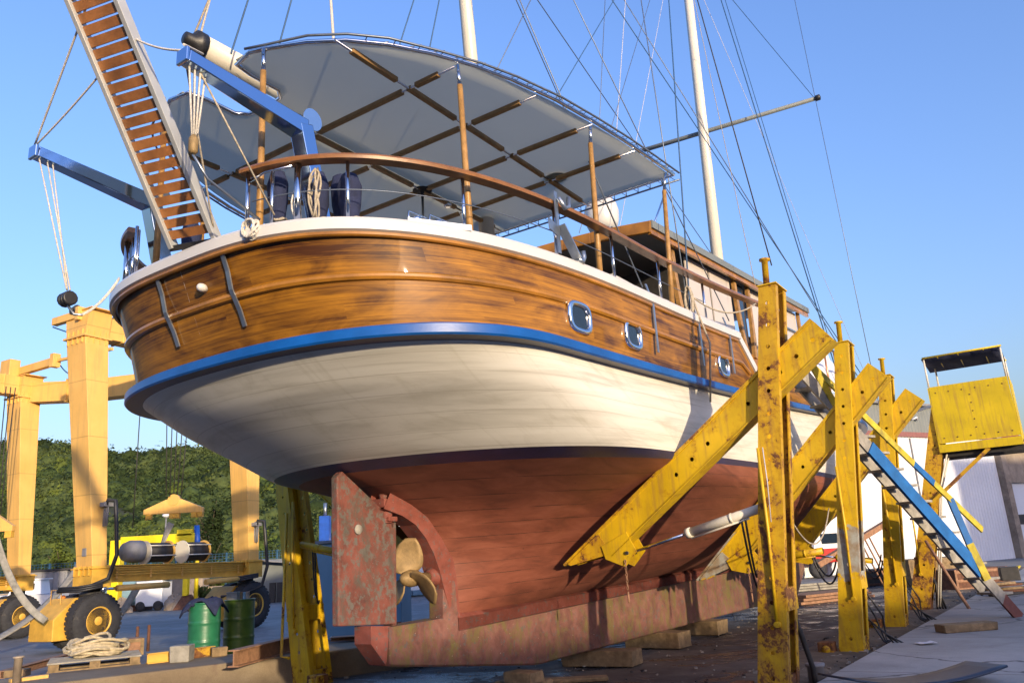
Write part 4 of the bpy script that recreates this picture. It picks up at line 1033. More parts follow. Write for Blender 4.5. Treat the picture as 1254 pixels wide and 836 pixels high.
S1, S2, S3, S4 = -.453, 2.9125, 6.07, 9.35
s1, P1 = stand(S1, 1, 'tall yellow stand nearest the stern, white piston tube on its slanting arm', (1.25, 1.70), (4.0, 3.70), paint='yellow_rusty')
s2, P2 = stand(S2, 1, 'tall yellow stand behind the foremost one, large pale bare patch on its post', (1.46, 1.40), (3.93, 3.80), cyl='yellow', cyl_pts=((2.9, 1.35), (1.5, 1.1)), paint='yellow_bare')
s3, P3 = stand(S3, 1, 'yellow stand between the pale patched post and the one carrying the operator booth', (1.46, 1.40), (3.92, 3.88), cyl='yellow', cyl_pts=((2.9, 1.1), (1.5, 1.0)), chain=False, w0=.30)
s4, P4 = stand(S4, 1, 'leaning yellow post with bundled pipes that carries the operator booth', (0, 0), (1, 1), paint='yellow_rusty', arm=False, pin=False, tb=2.98, tt=4.02, H=3.95, w0=.36, w1=.26)
s5, P5 = stand(-1.0, -1, 'rusty yellow stand on the port side behind the rudder', (1.25, 1.77), (4.0, 3.765), paint='yellow', cyl='yellow', chain=False, w0=.36, tb=3.0, tt=3.75)
s6, P6 = stand(S2, -1, 'yellow stand on the far side glimpsed between hull and ground', (1.46, 1.40), (3.93, 3.80), chain=False, cyl='yellow')
# side bars of the port stand
mb = MB(); mb.tube([P5(-.05, 3.30, 2.3), P5(-.06, 3.36, .40), P5(-.05, 3.22, .38)], .02, 8); mb.build('brace_bar', 'yellow', s5)
# hose and rope hanging on stand one
mb = MB(); mb.tube([P1(-.03, 3.34, 2.45), P1(-.03, 3.34, 2.1), P1(-.025, 3.32, 1.7)], .006, 5); mb.build('hanging_cord', 'wire_pale', s1)
mb = MB(); mb.tube(catenary(P1(.42, 3.3, 2.0), P2(0, 3.1, 1.9)+Vector((S2-S1, 0, 0)), .5), .010, 6); mb.build('slack_hose', 'rope', s1)
mb = MB(); mb.tube([P1(.40, 3.22, 1.0), P1(.5, 3.30, .6), P1(.62, 3.34, .25), P1(.64, 3.34, .02)], .028, 8); mb.build('hose', 'darkiron', s1)
for st, P_ in ((s2, P2), (s3, P3)):
    mb = MB()
    for k in range(3):
        rr = random.Random(k); mb.tube([P_(.42, 3.15, .9+.1*k), P_(.55, 3.25+.1*k, .45), P_(.6+.1*k, 3.4, .12), P_(.5, 3.6+.1*k, .03), P_(.3, 3.5, .25), P_(.42, 3.2, .5)], .012, 6)
    mb.build('hose', 'black', st)
# pipes along post four
mb = MB()
for k, (dx, dt) in enumerate(((.05, .28), (.14, .31), (.24, .30))):
    mb.tube([P4(dx, 2.98+dt+.06, .1), P4(dx, 3.5+dt*.6+.08, 2.3), P4(dx, 3.72+dt, 3.0)], .016, 8)
mb.bar(P4(.0, 3.4, 1.5), P4(.0, 3.85, 1.5), .02, .05, up=(1, 0, 0)); mb.build('pipe_bundle', 'mast', s4)
mb = MB()
for k in range(4): mb.tube([P4(.1+.05*k, 3.2, .9), P4(.12+.04*k, 3.35, .5), P4(.05+.1*k, 3.3+.04*k, .02)], .02, 6)
mb.build('hose', 'darkiron', s4)
mb = MB(); mb.tube([P4(-.08, 3.34, 1.35), P4(-.9, 4.0, .03)], .03, 8); mb.build('leaning_rod', 'brownpipe', s4)
mb = MB(); mb.bar(P4(-.02, 3.55, 2.05), P4(-.02, 4.75, 3.02), .06, .09, up=(1, 0, 0)); mb.build('diagonal_brace', 'yellow_rusty', s4)
# operator booth on post four
bo = root('operator_booth', tuple(OO+(S4-.05)*AX+4.0*TX+np.array([0, 0, 3.02])), ROTZ, 'bright yellow sheet metal operator booth with dark awning, raised on the leaning post', 'booth')
Q = lambda d, t, z: Vector((d, -(t-4.0), z-3.02))
def booth():
    t0, t1, d1 = 3.90, 5.32, 1.15
    mb = MB(); mb.hexa([Q(0, t0, 3.20), Q(0, t1, 3.20), Q(.012, t1, 3.20), Q(.012, t0, 3.20), Q(0, t0+.02, 4.35), Q(0, t1-.02, 4.35), Q(.012, t1-.02, 4.35), Q(.012, t0+.02, 4.35)])
    mb = MB()
    for i in range(6):
        for z in (3.30, 4.22): mb.lathe(Q(-.0, t0+.12+i*.235, z), (-1, 0, 0), [(.014, 0), (.012, .008), (0, .01)], 8)
    for z in np.linspace(3.45, 4.1, 5): mb.lathe(Q(-.0, 4.61, z), (-1, 0, 0), [(.014, 0), (.012, .008), (0, .01)], 8)
    PR = mb; base = MB(); base.hexa([Q(0, t0, 3.20), Q(0, t1, 3.20), Q(.012, t1, 3.20), Q(.012, t0, 3.20), Q(0, t0+.02, 4.35), Q(0, t1-.02, 4.35), Q(.012, t1-.02, 4.35), Q(.012, t0+.02, 4.35)])
    nv = len(base.v); base.v += PR.v; base.f += [tuple(i+nv for i in f) for f in PR.f]; base.mi += [1]*len(PR.f); base.sm += PR.sm; base.build('front_panel', ['yellow_clean', 'rustiron'], bo)
    mb = MB(); mb.box(Q(-.002, (t0+t1)/2, 3.10), (.05, t1-t0+.02, .16)); mb.build('lower_beam', 'yellow_clean', bo, bevel=.006)
    mb = MB(); mb.box(Q(d1/2, t1, 3.74), (d1, .02, 1.2)); mb.build('side_panel', 'yellow_clean', bo)
    mb = MB(); mb.box(Q(d1/2, t0, 3.74), (d1, .02, 1.2)); mb.build('side_panel', 'yellow_clean', bo)
    mb = MB(); mb.box(Q(d1/2, (t0+t1)/2, 3.05), (d1, t1-t0, .05)); 
    for k in range(4): mb.box(Q(.15+k*.28, (t0+t1)/2, 2.98), (.07, t1-t0, .09))
    mb.tube([Q(.2, t0-.05, 2.97), Q(.2, t0+.5, 2.95)], .05, 10); mb.build('floor_frame', 'darkiron', bo)
    for d, t in ((0.02, t0+.02), (.02, t1-.03), (d1-.3, t0+.12), (d1, t1-.03)):
        MB().tube([Q(d, t, 4.35), Q(d, t, 4.93)], .018, 8).build('awning_post', 'mast', bo)
    mb = MB(); rows = []
    for i in range(9):
        t = t0-.02+(t1-t0)*i/8; sag = .03*math.sin(i*PI/2)**2
        rows.append([Q(-.02, t, 4.94), Q(.25, t, 4.90-sag), Q(.55, t, 4.90-sag), Q(d1, t, 4.84)])
    mb.grid(rows, 0); o = mb.build('awning', 'bluecloth', bo); sm = o.modifiers.new('t', 'SOLIDIFY'); sm.thickness = .01
    mb = MB(); mb.tube([Q(-.02, t0, 4.96), Q(-.02, t1, 4.96)], .018, 8); mb.tube([Q(d1, t0, 4.86), Q(d1, t1, 4.86)], .018, 8)
    for i in (1, 2.3, 3.9): 
        t = t0+(t1-t0)*i/5; mb.tube([Q(-.02, t, 4.945), Q(d1, t, 4.85)], .014, 6)
    mb.build('awning_frame', 'yellow_clean', bo)
    mb = MB(); mb.bar(Q(0, t0-.28, 3.92), Q(0, t0, 3.97), .05, .05); mb.tube(catenary(Q(0, t0-.28, 3.92), Q(-.1, t0-.7, 3.72), .02, 5), .012, 6); mb.build('side_handle', 'dullsteel', bo)
booth()

# ================================================================== STAIRCASE against the boat
A0 = BW(3.0, 2.96, 3.93); A1 = wz(1250, 757, .10)
A0 = Vector(A0); A1 = Vector(A1); hd = (A1-A0); hd.z = 0; hl = hd.length; hd.normalize(); pr_ = Vector((-hd.y, hd.x, 0))
stair = root('wooden_staircase', tuple(A1*1.0), 0, 'steep wooden boarding stairs with a blue painted side plank and yellow handrail', 'stairs')
def SL(f, w, dz=0.): return A0.lerp(A1, f)+pr_*w+Vector((0, 0, dz))-A1
SW = .42; dirS = (A1-A0).normalized(); upn = pr_.cross(dirS); upn = upn if upn.z > 0 else -upn
near = MB()
for nm, f0, f1, m_ in (('side_plank', 0, .30, 'timber_grey'), ('blue_side_plank', .30, .80, 'blueplank'), ('side_plank', .80, .915, 'timber_grey'), ('side_plank', .915, 1.0, 'redplank')):
    MB().bar(SL(f0, 0), SL(f1, 0), .035, .20, up=upn).build(nm, m_, stair)
MB().bar(SL(.30, -.03, -.0), SL(.80, -.03), .02, .21, up=upn).build('blue_side_plank', 'blueplank', stair)
MB().bar(SL(0, SW)+upn*.24, SL(.93, SW)+upn*.24, .035, .24, up=upn).build('side_plank', 'timber_grey', stair)
for k in range(15):
    f = .03+k*.064; c = (SL(f, 0)+SL(f, SW))/2; rot = Matrix((hd, pr_, Vector((0, 0, 1)))).transposed()
    MB().box(c+upn*.16, (.27, SW+.02, .035), rot=rot).build('tread', 'timber_grey', stair)
HR0, HR1 = SL(.02, 0, .30), SL(.80, 0, .98)
h0 = Vector(wy(998, 440, 11.35))-A1; h1 = Vector(wy(1205, 650, 13.0))-A1; h0 = SL(.06, -.03, .28); h1 = SL(.86, -.03, .86)
hm = h0.lerp(h1, .58); hm2 = h0.lerp(h1, .70)
MB().bar(h0, hm, .03, .10).build('handrail', 'yellowplank', stair); MB().bar(hm, hm2, .032, .102).build('handrail', 'blueplank', stair); MB().bar(hm2, h1, .03, .10).build('handrail', 'yellowplank', stair)
p0 = h0.lerp(h1, .01); MB().bar(p0, SL(.17, -.03, -.02), .05, .09, up=(1, 0, 0)).build('handrail_post', 'yellowplank', stair)
p1 = h0.lerp(h1, .80); q1 = SL(.80, -.04, -.02); MB().bar(p1, p1.lerp(q1, .6), .05, .10, up=(1, 0, 0)).build('handrail_post', 'blueplank', stair); MB().bar(p1.lerp(q1, .6), q1+Vector((.06, 0, -.10)), .05, .11, up=(1, 0, 0)).build('handrail_post', 'yellowplank', stair)

# ================================================================== GROUND
def sheet(name, pts, z, mat, uvs=1., sub=0):
    mb = MB(); i = [mb.vert((x, y, z)) for x, y in pts]; mb.face(i); return struct(mb.build(name, mat))
sheet('ground', [(-900, -200), (900, -200), (900, 1200), (-900, 1200)], -.012, 'earth')
sheet('yard', [(-70, -30), (60, -30), (60, 62), (-70, 62)], -.004, 'yard')
# slipway ground where the boat stands, along the boat
def bw2(s, t): p = BW(s, t, 0); return (p[0], p[1])
mb = MB(); rows = []; rr = random.Random(5); from mathutils import noise as mn
NS, NT_ = 110, 40
for i in range(NS+1):
    s = -14+36*i/NS; row = []
    for j in range(NT_+1):
        t = -3.2+6.9*j/NT_; p = BW(s, t, 0); n_ = mn.noise(Vector((p[0]*1.1, p[1]*1.1, 0)))*.5+mn.noise(Vector((p[0]*4.3, p[1]*4.3, 3)))*.25
        row.append((p[0], p[1], .004+max(0., n_)*.045*min(1, j/3., (NT_-j)/3.)))
    rows.append(row)
mb.grid(rows, 0); struct(mb.build('slipway_ground', 'slip'))
# band of trodden timber and dirt beside the slab, and the slab
e0, e1 = np.array([3.0, 8.9]), np.array([17.3, 29.2]); ed = (e1-e0)/np.linalg.norm(e1-e0); en = np.array([ed[1], -ed[0]])
def eb(u, w): q = e0+ed*u+en*w; return (float(q[0]), float(q[1]))
mb = MB(); rows = []
for i in range(120):
    u = -8+.3*i; rows.append([(*eb(u, w), .012+.05*(k in (1, 2, 3))+.02*mn.noise(Vector((u*1.3, w*5, 0)))) for k, w in enumerate((-1.15, -1.05, -.7, -.35, -.02))])
mb.grid(rows, 0); struct(mb.build('dirt_path', 'dirt'))
mb = MB(); q = [eb(-8, 0), eb(26, 0), eb(26, 16), eb(-8, 16)]; P = [(x, y, -.02) for x, y in q]+[(x, y, .13) for x, y in q]
mb.hexa([P[i] for i in (0, 3, 2, 1, 4, 7, 6, 5)]); sl = struct(mb.build('concrete_slab', 'slab', bevel=.02))
# kerb wall along the left of the slipway
k0, k1 = np.array([-9.4, 8.0]), np.array([1.2, 14.9]); kd = (k1-k0)/np.linalg.norm(k1-k0); kn = np.array([-kd[1], kd[0]])
def kb_(u, w): q = k0+kd*u+kn*w; return (float(q[0]), float(q[1]))
KL = float(np.linalg.norm(k1-k0)); q = [kb_(-3, 0), kb_(KL, 0), kb_(KL, 1.25), kb_(-3, 1.25)]
mb = MB(); mb.hexa([(x, y, -.02) for x, y in q]+[(x, y, .37) for x, y in q]); kw = mb.build('kerb_wall', 'kerb', bevel=.025)
tag(kw, 'low brown concrete kerb wall running beside the slipway under the pallet', 'wall')

# ================================================================== TRAVEL LIFT
LA = Vector((.47, .883, 0)); LB = Vector((.883, -.47, 0))
c1 = Vector((-10.58, 20.2, 0)); c2 = Vector((-8.25, 24.5, 0)); c3 = Vector((-16.05, 26.2, 0))
LA = (c2-c1).normalized(); LB = Vector((LA.y, -LA.x, 0))
c4 = c3-LA*(c2-c1).length
lift = root('travel_lift', (c1.x, c1.y, 0), 0, 'huge orange yellow wheeled gantry for hoisting boats behind the stern', 'boat hoist')
O_ = Vector((c1.x, c1.y, 0))
def V(p, z): return Vector((p.x, p.y, z))-O_
ROTL = Matrix((LB, LA, Vector((0, 0, 1)))).transposed()
def column(c, top=7.55, bot=1.5, lean=Vector((-.30, .0, 0))):
    w0, d0, w1, d1 = .62, .36, .80, .66; mb = MB()
    a = V(c, bot); b = V(c, top)+lean
    def q(o, w, d): return [o-LB*w/2-LA*d/2, o+LB*w/2-LA*d/2, o+LB*w/2+LA*d/2, o-LB*w/2+LA*d/2]
    mb.hexa(q(a, w0, d0)+q(b, w1, d1)); mb.build('column', 'lift', lift, bevel=.012)
    mb = MB()
    mb.box(b, (w1+.12, d1+.12, .05), rot=ROTL)
    for k in range(4):
        for sx in (-1, 1):
            for sz in (-1, 1):
                o = b+LA*sx*(d1/2)+LB*(-w1/2+.1+k*(w1-.2)/3); mb.box(o+Vector((0, 0, sz*.09)), (.02, .07, .18), rot=ROTL)
                o = b+LB*sx*(w1/2)+LA*(-d1/2+.08+k*(d1-.16)/3); mb.box(o+Vector((0, 0, sz*.09)), (.07, .02, .18), rot=ROTL)
    mb.build('column_flange', 'lift', lift)
    return b
tops = {}
LEAN = {1: Vector((-.60, 0, 0)), 2: Vector((-.28, 0, 0)), 3: Vector((-.45, 0, 0)), 4: Vector((-.5, 0, 0))}
for i, (c, tp) in enumerate(((c1, 7.7), (c2, 7.6), (c3, 7.6), (c4, 7.6)), 1): tops[i] = column(c, tp, lean=LEAN[i])
# heads and upper beams
def head(b, nm='column_head'):
    mb = MB(); w, d = .80, .66
    lo = [b+Vector((0, 0, .03))+LB*x*w/2+LA*y*d/2 for x, y in ((-1, -1), (1, -1), (1, 1), (-1, 1))]
    hi_ = [b+Vector((0, 0, .70))+LB*x*(w/2+.08)+LA*y*(d/2) for x, y in ((-1, -1), (1, -1), (1, 1), (-1, 1))]
    hi_[0] = hi_[0]-LB*.02; mb.hexa(lo+hi_); mb.box(b+Vector((0, 0, .715)), (w+.45, d+.06, .03), rot=ROTL); mb.build(nm, 'lift', lift)
for i in (1, 2, 3, 4): head(tops[i])
def beamh(a, b, w, h, nm='upper_beam', ribs=0, mat='lift'):
    mb = MB(); mb.bar(a, b, w, h); 
    d = (b-a).normalized()
    for k in range(ribs):
        c = a.lerp(b, (k+.5)/ribs); mb.bar(c-d*.02, c+d*.02, w+.06, h+.06)
    mb.build(nm, mat, lift, bevel=.01)
up = Vector((0, 0, .38))
beamh(tops[1]+up, tops[2]+up, .5, .62, ribs=3); beamh(tops[4]+up, tops[3]+up, .5, .62, ribs=3)
# crosswise beam at the closed end: cranked in plan
m0 = tops[3]+up+LA*.1; m3 = tops[2]+up+LA*.1; bow_ = (m3-m0)
pts = [m0+Vector((0, 0, -.18)), m0+bow_*.22+Vector((0, 0, -.30)), m0+bow_*.30+Vector((0, 0, -.34)), m0+bow_*.75+Vector((0, 0, -.34)), m3+Vector((0, 0, -.18))]
mb = MB()
for a, b in zip(pts[:-1], pts[1:]): mb.bar(a, b+(b-a).normalized()*.01, .5, .66)
mb.bar(pts[1]-bow_.normalized()*.03, pts[1]+bow_.normalized()*.03, .62, .78); mb.build('cross_beam', 'lift', lift)
# trolley arm on the near column head and the left rail
mb = MB(); a = tops[1]+Vector((0, 0, .62)); mb.bar(a-LB*1.05-LA*.30, a+LB*.1-LA*.30, .16, .20); mb.box(a+LB*.12-LA*.33, (.14, .22, .36), rot=ROTL); mb.build('trolley_arm', 'lift', lift, bevel=.01)
mb = MB()
for k in range(3): mb.lathe(a-LB*(.05+.08*k)-LA*.34+Vector((0, 0, .16-.02*k)), LB, [(.09, 0), (.11, .01), (.11, .05), (.09, .06)], 12)
mb.build('sheave_block', 'darkiron', lift)
a = tops[3]+Vector((0, 0, .95)); mb = MB(); mb.bar(a-LB*.9-LA*.1, a+LB*2.1-LA*.2, .18, .26); mb.box(a-LB*.35-LA*.35+Vector((0, 0, -.1)), (.55, .35, .95), rot=ROTL); mb.bar(a+LB*2.1-LA*.2, a+LB*5.0-LA*.3+Vector((0, 0, -.15)), .09, .09)
mb.box(a+LB*2.0-LA*.25, (.2, .25, .45), rot=ROTL); mb.build('trolley_rail', 'lift', lift, bevel=.008)
mb = MB(); mb.tube(catenary(a+LB*1.9+Vector((0, 0, -.1)), a+LB*3.9+Vector((0, 0, -.2)), .45), .02, 6); mb.tube([tops[1]+LB*-1.1-LA*.3+Vector((0, 0, .50)), tops[1]+LB*-.2+Vector((0, 0, .10))], .02, 6); mb.build('trolley_cable', 'wire_blue', lift)
# lower side beams
def lower(ca, cb):
    a = V(ca, 1.72)-LA*.1; b = V(cb, 1.66)+LA*.1; mb = MB(); mb.bar(a, b, .30, .36)
    mb.bar(a+Vector((0, 0, .19)), b+Vector((0, 0, .19)), .46, .03); mb.bar(a+Vector((0, 0, -.19)), b+Vector((0, 0, -.19)), .40, .03); mb.build('lower_beam', 'lift_dark', lift, bevel=.006)
    for k in range(5):
        c = a.lerp(b, .12+k*.19); MB().box(c+LB*.21, (.02, .05, .24), rot=ROTL).build('beam_rib', 'lift', lift)
    mb = MB()
    for z in (-.03, .03, .09, .14): mb.tube([a.lerp(b, .1)+LB*.24+Vector((0, 0, z)), a.lerp(b, .94)+LB*.24+Vector((0, 0, z))], .012, 6)
    mb.build('beam_pipe', 'lift_dark', lift)
lower(c1, c2); lower(c4, c3)
for c in (c1, c2, c3, c4):
    mb = MB(); mb.box(V(c, 1.66), (.74, .52, .50), rot=ROTL); mb.box(V(c, 1.86), (.84, .62, .03), rot=ROTL)
    for k in range(4):
        for sx in (-1, 1): mb.box(V(c, 1.80)+LB*(-.28+k*.19)+LA*sx*.29, (.02, .06, .22), rot=ROTL)
    mb.build('column_foot', 'lift_dark', lift, bevel=.008)
def wheelset(c, shade=False):
    """two tyres under a box; the axle runs along LB"""
    hubc = V(c, .66)+LA*.55*0
    mb = MB(); mb.lathe(V(c, 1.22), (0, 0, 1), [(.26, 0), (.26, .08), (.20, .10), (.20, .2)], 20); mb.build('slewing_ring', 'darkiron', lift)
    bx = MB(); o = V(c, 0)
    # fender box: sloped top, upright front toward -LB side
    prof = [(-.86, .26), (-.86, .74), (-.36, 1.20), (.40, 1.20), (.40, .80), (-.30, .26)]
    poly = [o+LB*(-.98)+LA*x+Vector((0, 0, z)) for x, z in prof]
    bx.prism(poly, LB*.93); bx.build('wheel_housing', 'lift_dark', lift, bevel=.02)
    for off in (.0, -.72):
        w = bpy.data.objects.new('wheel', None); C.objects.link(w); w.parent = lift; w.location = o+LB*.0+Vector((0, 0, .64)); 
        axis = LB.copy()
        cx = LB*(off*.95)
        mb = MB(); mb.lathe(cx, axis, [(.30, .0), (.34, -.02), (.56, -.01), (.63, .05), (.645, .12), (.645, .24), (.63, .31), (.56, .37), (.34, .38), (.30, .36)], 40)
        for k in range(36):                           # tread blocks
            an = 2*PI*k/36; up2 = Vector((0, 0, 1)); rad = (LA*math.cos(an)+up2*math.sin(an)); tang = (-LA*math.sin(an)+up2*math.cos(an)); m3_ = Matrix((axis, tang, rad)).transposed()
            for q in (.07, .18, .29): mb.box(cx+axis*q+rad*.636, (.085, .07, .022), rot=m3_)
        mb.build('tyre', 'rubber', w)
        mb = MB(); mb.lathe(cx, axis, [(.31, .36), (.33, .385), (.31, .39), (.28, .33), (.24, .26), (.15, .25), (.13, .33), (.10, .36), (.0, .365)], 28); 
        for k in range(8):
            an = 2*PI*k/8; mb.lathe(cx+axis*.26+(LA*math.cos(an)+Vector((0, 0, 1))*math.sin(an))*.20, axis, [(.018, 0), (.018, .03)], 6)
        mb.build('rim', 'lift_dark', w)
for c in (c1, c2, c3, c4): wheelset(c)
# steering ram, hoses, beacon, winches
mb = MB(); a, b = V(c1, 1.36)+LA*.5+LB*.25, V(c1, 1.36)+LA*2.0+LB*.25; mb.tube([a, b], .075, 12); mb.build('steering_ram', 'lift', lift)
mb = MB(); mb.tube([a-LA*.35, a], .035, 8); mb.lathe(a-LA*.40, LA, [(.05, -.05), (.10, -.02), (.10, .06), (.05, .1)], 10); mb.build('ram_rod', 'steel', lift)
mb = MB(); a, b = V(c2, 1.36)-LA*1.7+LB*.25, V(c2, 1.40)-LA*.3+LB*.25; mb.tube([a, b], .075, 12); mb.build('steering_ram', 'lift', lift)
for c, tz in ((c1, 3.35), (c2, 2.9)):
    mb = MB(); a = V(c, tz)+LB*.42-LA*.05
    mb.tube([a, a+Vector((.03, 0, .12)), a+Vector((.22, 0, .10)), a+Vector((.27, 0, -.4)), a+Vector((.34, 0, -1.2)), a+Vector((.22, -.1, -1.75)), a+Vector((-.35, -.2, -1.98)), a+Vector((-.9, -.25, -1.98))], .05, 8)
    for k in range(3): mb.tube([V(c, 1.38)+Vector((-.5, -.55, .03*k)), V(c, 1.34)+Vector((0, -.62, .05*k)), V(c, 1.42)+Vector((.5, -.45, .04*k))], .03, 6)
    mb.build('hydraulic_hose', 'black', lift)
    mb = MB(); mb.box(V(c, tz+.02)+LB*.36, (.2, .25, .1), rot=ROTL)
    for k in range(3): mb.tube([V(c, tz+.1)+LB*(.36+.07*k-.07), V(c, tz-.5)+LB*(.34+.07*k-.07)], .02, 6)
    mb.build('valve_block', 'grey', lift)
mb = MB(); mb.box(V(c1, 2.25)-LA*.22-LB*.04, (.16, .05, .2), rot=ROTL); mb.build('switch_box', 'grey', lift, bevel=.01)
mb = MB(); mb.lathe(V(c1, 1.10)-LB*.62-LA*.30, (0, 0, 1), [(.07, 0), (.07, .04), (.055, .05), (.055, .13), (.03, .17), (0, .175)], 14); mb.build('beacon', 'beacon', lift)
mb = MB(); mb.box(V(c1, 1.02)-LB*.62-LA*.33, (.16, .12, .34), rot=ROTL); mb.tube([V(c1, .95)-LB*.4-LA*.5, V(c1, 1.4)-LB*.4-LA*.5, V(c1, 1.4)-LB*.8-LA*.5, V(c1, .95)-LB*.8-LA*.5], .012, 6); mb.build('beacon_box', 'lift', lift)
for f in (.36, .60):
    w = bpy.data.objects.new('winch_drum', None); C.objects.link(w); w.parent = lift; w.location = V(c1, 2.20).lerp(V(c2, 2.20), f)
    mb = MB(); mb.lathe((0, 0, 0), LA, [(.25, -.34), (.25, .34)], 24); mb.build('cable_drum', 'darkiron', w)
    for q in (-.36, .36):
        mb = MB(); mb.lathe(LA*q, LA, [(.30, -.012), (.30, .012)], 24); mb.build('drum_flange', 'lift' if q > 0 else 'mast', w)
    mb = MB()
    for an in (.6, -.3, 2.2): mb.tube([LA*-.4+(LB*math.cos(an)+Vector((0, 0, math.sin(an))))*.30, LA*.4+(LB*math.cos(an)+Vector((0, 0, math.sin(an))))*.30], .018, 6)
    mb.build('drum_tie_rod', 'mast', w)
mb = MB(); mb.lathe(V(c1, 2.24).lerp(V(c2, 2.24), .24), LA, [(.05, -.4), (.22, -.36), (.28, -.2), (.28, .1), (.2, .15)], 14); mb.build('winch_motor', 'grey', lift)
# hoisting wires, lifting beams and slings
def wires(top, bot, n, sp, r=.016, mat='darkiron'):
    mb = MB()
    for k in range(n): mb.tube([top+LA*(k-(n-1)/2)*sp, bot+LA*(k-(n-1)/2)*sp*.6], r, 5)
    mb.build('hoist_wire', mat, lift)
sb = Vector(wy(212, 620, 24.6)); topw = V(Vector((sb.x-.0, sb.y, 0)), 7.3)
wires(topw, Vector(sb)-O_+Vector((0, 0, .3)), 5, .22)
q = Vector(wy(168, 560, 24.)); wires(V(q, 7.3), V(q, 3.0), 1, .1)
q = Vector(wy(4, 560, 24.)); wires(V(q, 7.5), V(q, 3.4), 3, .14)
sp = root('lifting_beam', tuple(sb+Vector((0, 0, -.2))), 0, 'orange triangular lifting beam hanging on wires below the gantry', 'lifting beam')
mb = MB(); X = Vector((1, .12, 0)).normalized(); poly = [-X*.86, X*.86, X*.86+Vector((0, 0, .14)), X*.22+Vector((0, 0, .42)), -X*.22+Vector((0, 0, .42)), -X*.86+Vector((0, 0, .14))]
mb.prism(poly, Vector((0, .16, 0))); mb.build('beam_plate', 'lift', sp, bevel=.01)
mb = MB(); mb.lathe(Vector((0, -.03, .40)), (0, 1, 0), [(.17, 0), (.17, .22)], 18); mb.build('beam_sheave', 'lift', sp)
for f in (-.72, -.04, .10, .60, .78):
    mb = MB(); mb.box(X*f+Vector((0, .08, -.07)), (.16, .12, .16)); mb.lathe(X*f+Vector((0, -.01, -.08)), (0, 1, 0), [(.06, 0), (.06, .18)], 10); mb.build('beam_shackle', 'lift_dark', sp)
def strap(pts, w, name, label, twist=0.):
    mb = MB(); rows = []
    n = len(pts)
    for i, p in enumerate(pts):
        p = Vector(p); d = Vector(pts[min(i+1, n-1)])-Vector(pts[max(i-1, 0)]); d.normalize(); x = d.cross(Vector((0, 1, 0))).normalized(); y = d.cross(x); a = twist*i/(n-1); rows.append([p+(x*math.cos(a)+y*math.sin(a))*w*k for k in (-.5, -.2, .2, .5)])
    mb.grid(rows, 0); o = mb.build(name, 'sling'); sm = o.modifiers.new('t', 'SOLIDIFY'); sm.thickness = .025
    return tag(o, label, 'sling', 'webbing slings of the gantry')
def qcurve(a, b, c, n=16): a, b, c = Vector(a), Vector(b), Vector(c); return [a*(1-t)**2+b*2*t*(1-t)+c*t*t for t in np.linspace(0, 1, n)]
strap(qcurve(wy(122, 640, 22.3), wy(85, 745, 21), wy(-30, 795, 18.5)), .22, 'lifting_sling', 'grey webbing sling sagging in front of the leftmost gantry wheel', .5)
strap(qcurve(wy(-5, 655, 18.8), wy(15, 735, 18.9), wy(56, 760, 19.2)), .15, 'lifting_sling', 'pale webbing sling slanting down at the left edge of the yard', -.6)
strap(qcurve(wy(210, 640, 24.4), wy(200, 660, 24.4), wy(193, 690, 24.2)), .20, 'lifting_sling', 'grey webbing sling hanging below the triangular lifting beam', 1.2)
strap(qcurve(wy(170, 715, 25.4), wy(160, 735, 25.4), wy(148, 752, 25.4)), .22, 'lifting_sling', 'dark webbing sling passing under the lower beam behind the near wheel', .3)
lb2 = root('lifting_beam', tuple(wy(-10, 650, 19.2)), 0, 'end of an orange lifting beam cut by the left edge', 'lifting beam')
mb = MB(); mb.prism([Vector((-.8, 0, 0)), Vector((.48, 0, -.02)), Vector((.48, 0, .10)), Vector((0, 0, .42)), Vector((-.8, 0, .42))], Vector((0, .14, 0))); mb.build('beam_plate', 'lift', lb2)
mb = MB(); mb.box((.38, .07, -.09), (.16, .12, .16)); mb.build('beam_shackle', 'lift_dark', lb2)

# ================================================================== YARD CLUTTER
def drum(p, mat, label, top=None):
    r_ = root('oil_drum', tuple(p), R.uniform(0, 3), label, 'drum', 'steel drums behind the kerb')
    prof = [(.0, 0), (.27, 0), (.290, .01)]
    for z in np.linspace(.02, .86, 43):
        rr = .280
        for zc in (.30, .58):
            if abs(z-zc) < .022: rr = .280+.012*(1-(abs(z-zc)/.022)**2)
        if z < .12 or z > .74: rr += .003*math.sin(z*180)
        prof.append((rr, z))
    prof += [(.290, .868), (.290, .882), (.272, .884), (.270, .868), (0, .866)]
    prof = [(a_, b_*1.17) for a_, b_ in prof]; MB().lathe((0, 0, 0), (0, 0, 1), prof, 36).build('drum_body', mat, r_); return r_
d1p = wy(249, 798, 15.4); d2p = wy(292, 790, 16.0)
d1 = drum((d1p[0], d1p[1], 0.02), 'greendrum', 'dark green steel drum with blue rags lying on its lid')
d2 = drum((d2p[0], d2p[1], 0.02), 'olivedrum', 'olive green steel drum with tins standing on top')
mb = MB(); rows = []; rr = random.Random(9)
for i in range(12):
    rows.append([(x_ := -.37+.066*i+rr.uniform(-.02, .02), y_ := -.31+.085*j+rr.uniform(-.02, .02), .915+.04*rr.random()+.02*math.sin(i*1.1+j)-max(0, math.hypot(x_, y_)-.28)*1.3) for j in range(8)])
mb.grid(rows, 0); o = mb.build('rag', 'bluecloth'); o.location = (d1p[0], d1p[1], .15); o.scale = (.9, .9, 1); sm = o.modifiers.new('t', 'SOLIDIFY'); sm.thickness = .03
tag(o, 'crumpled dark blue rags draped over the drum on the left', 'rags')
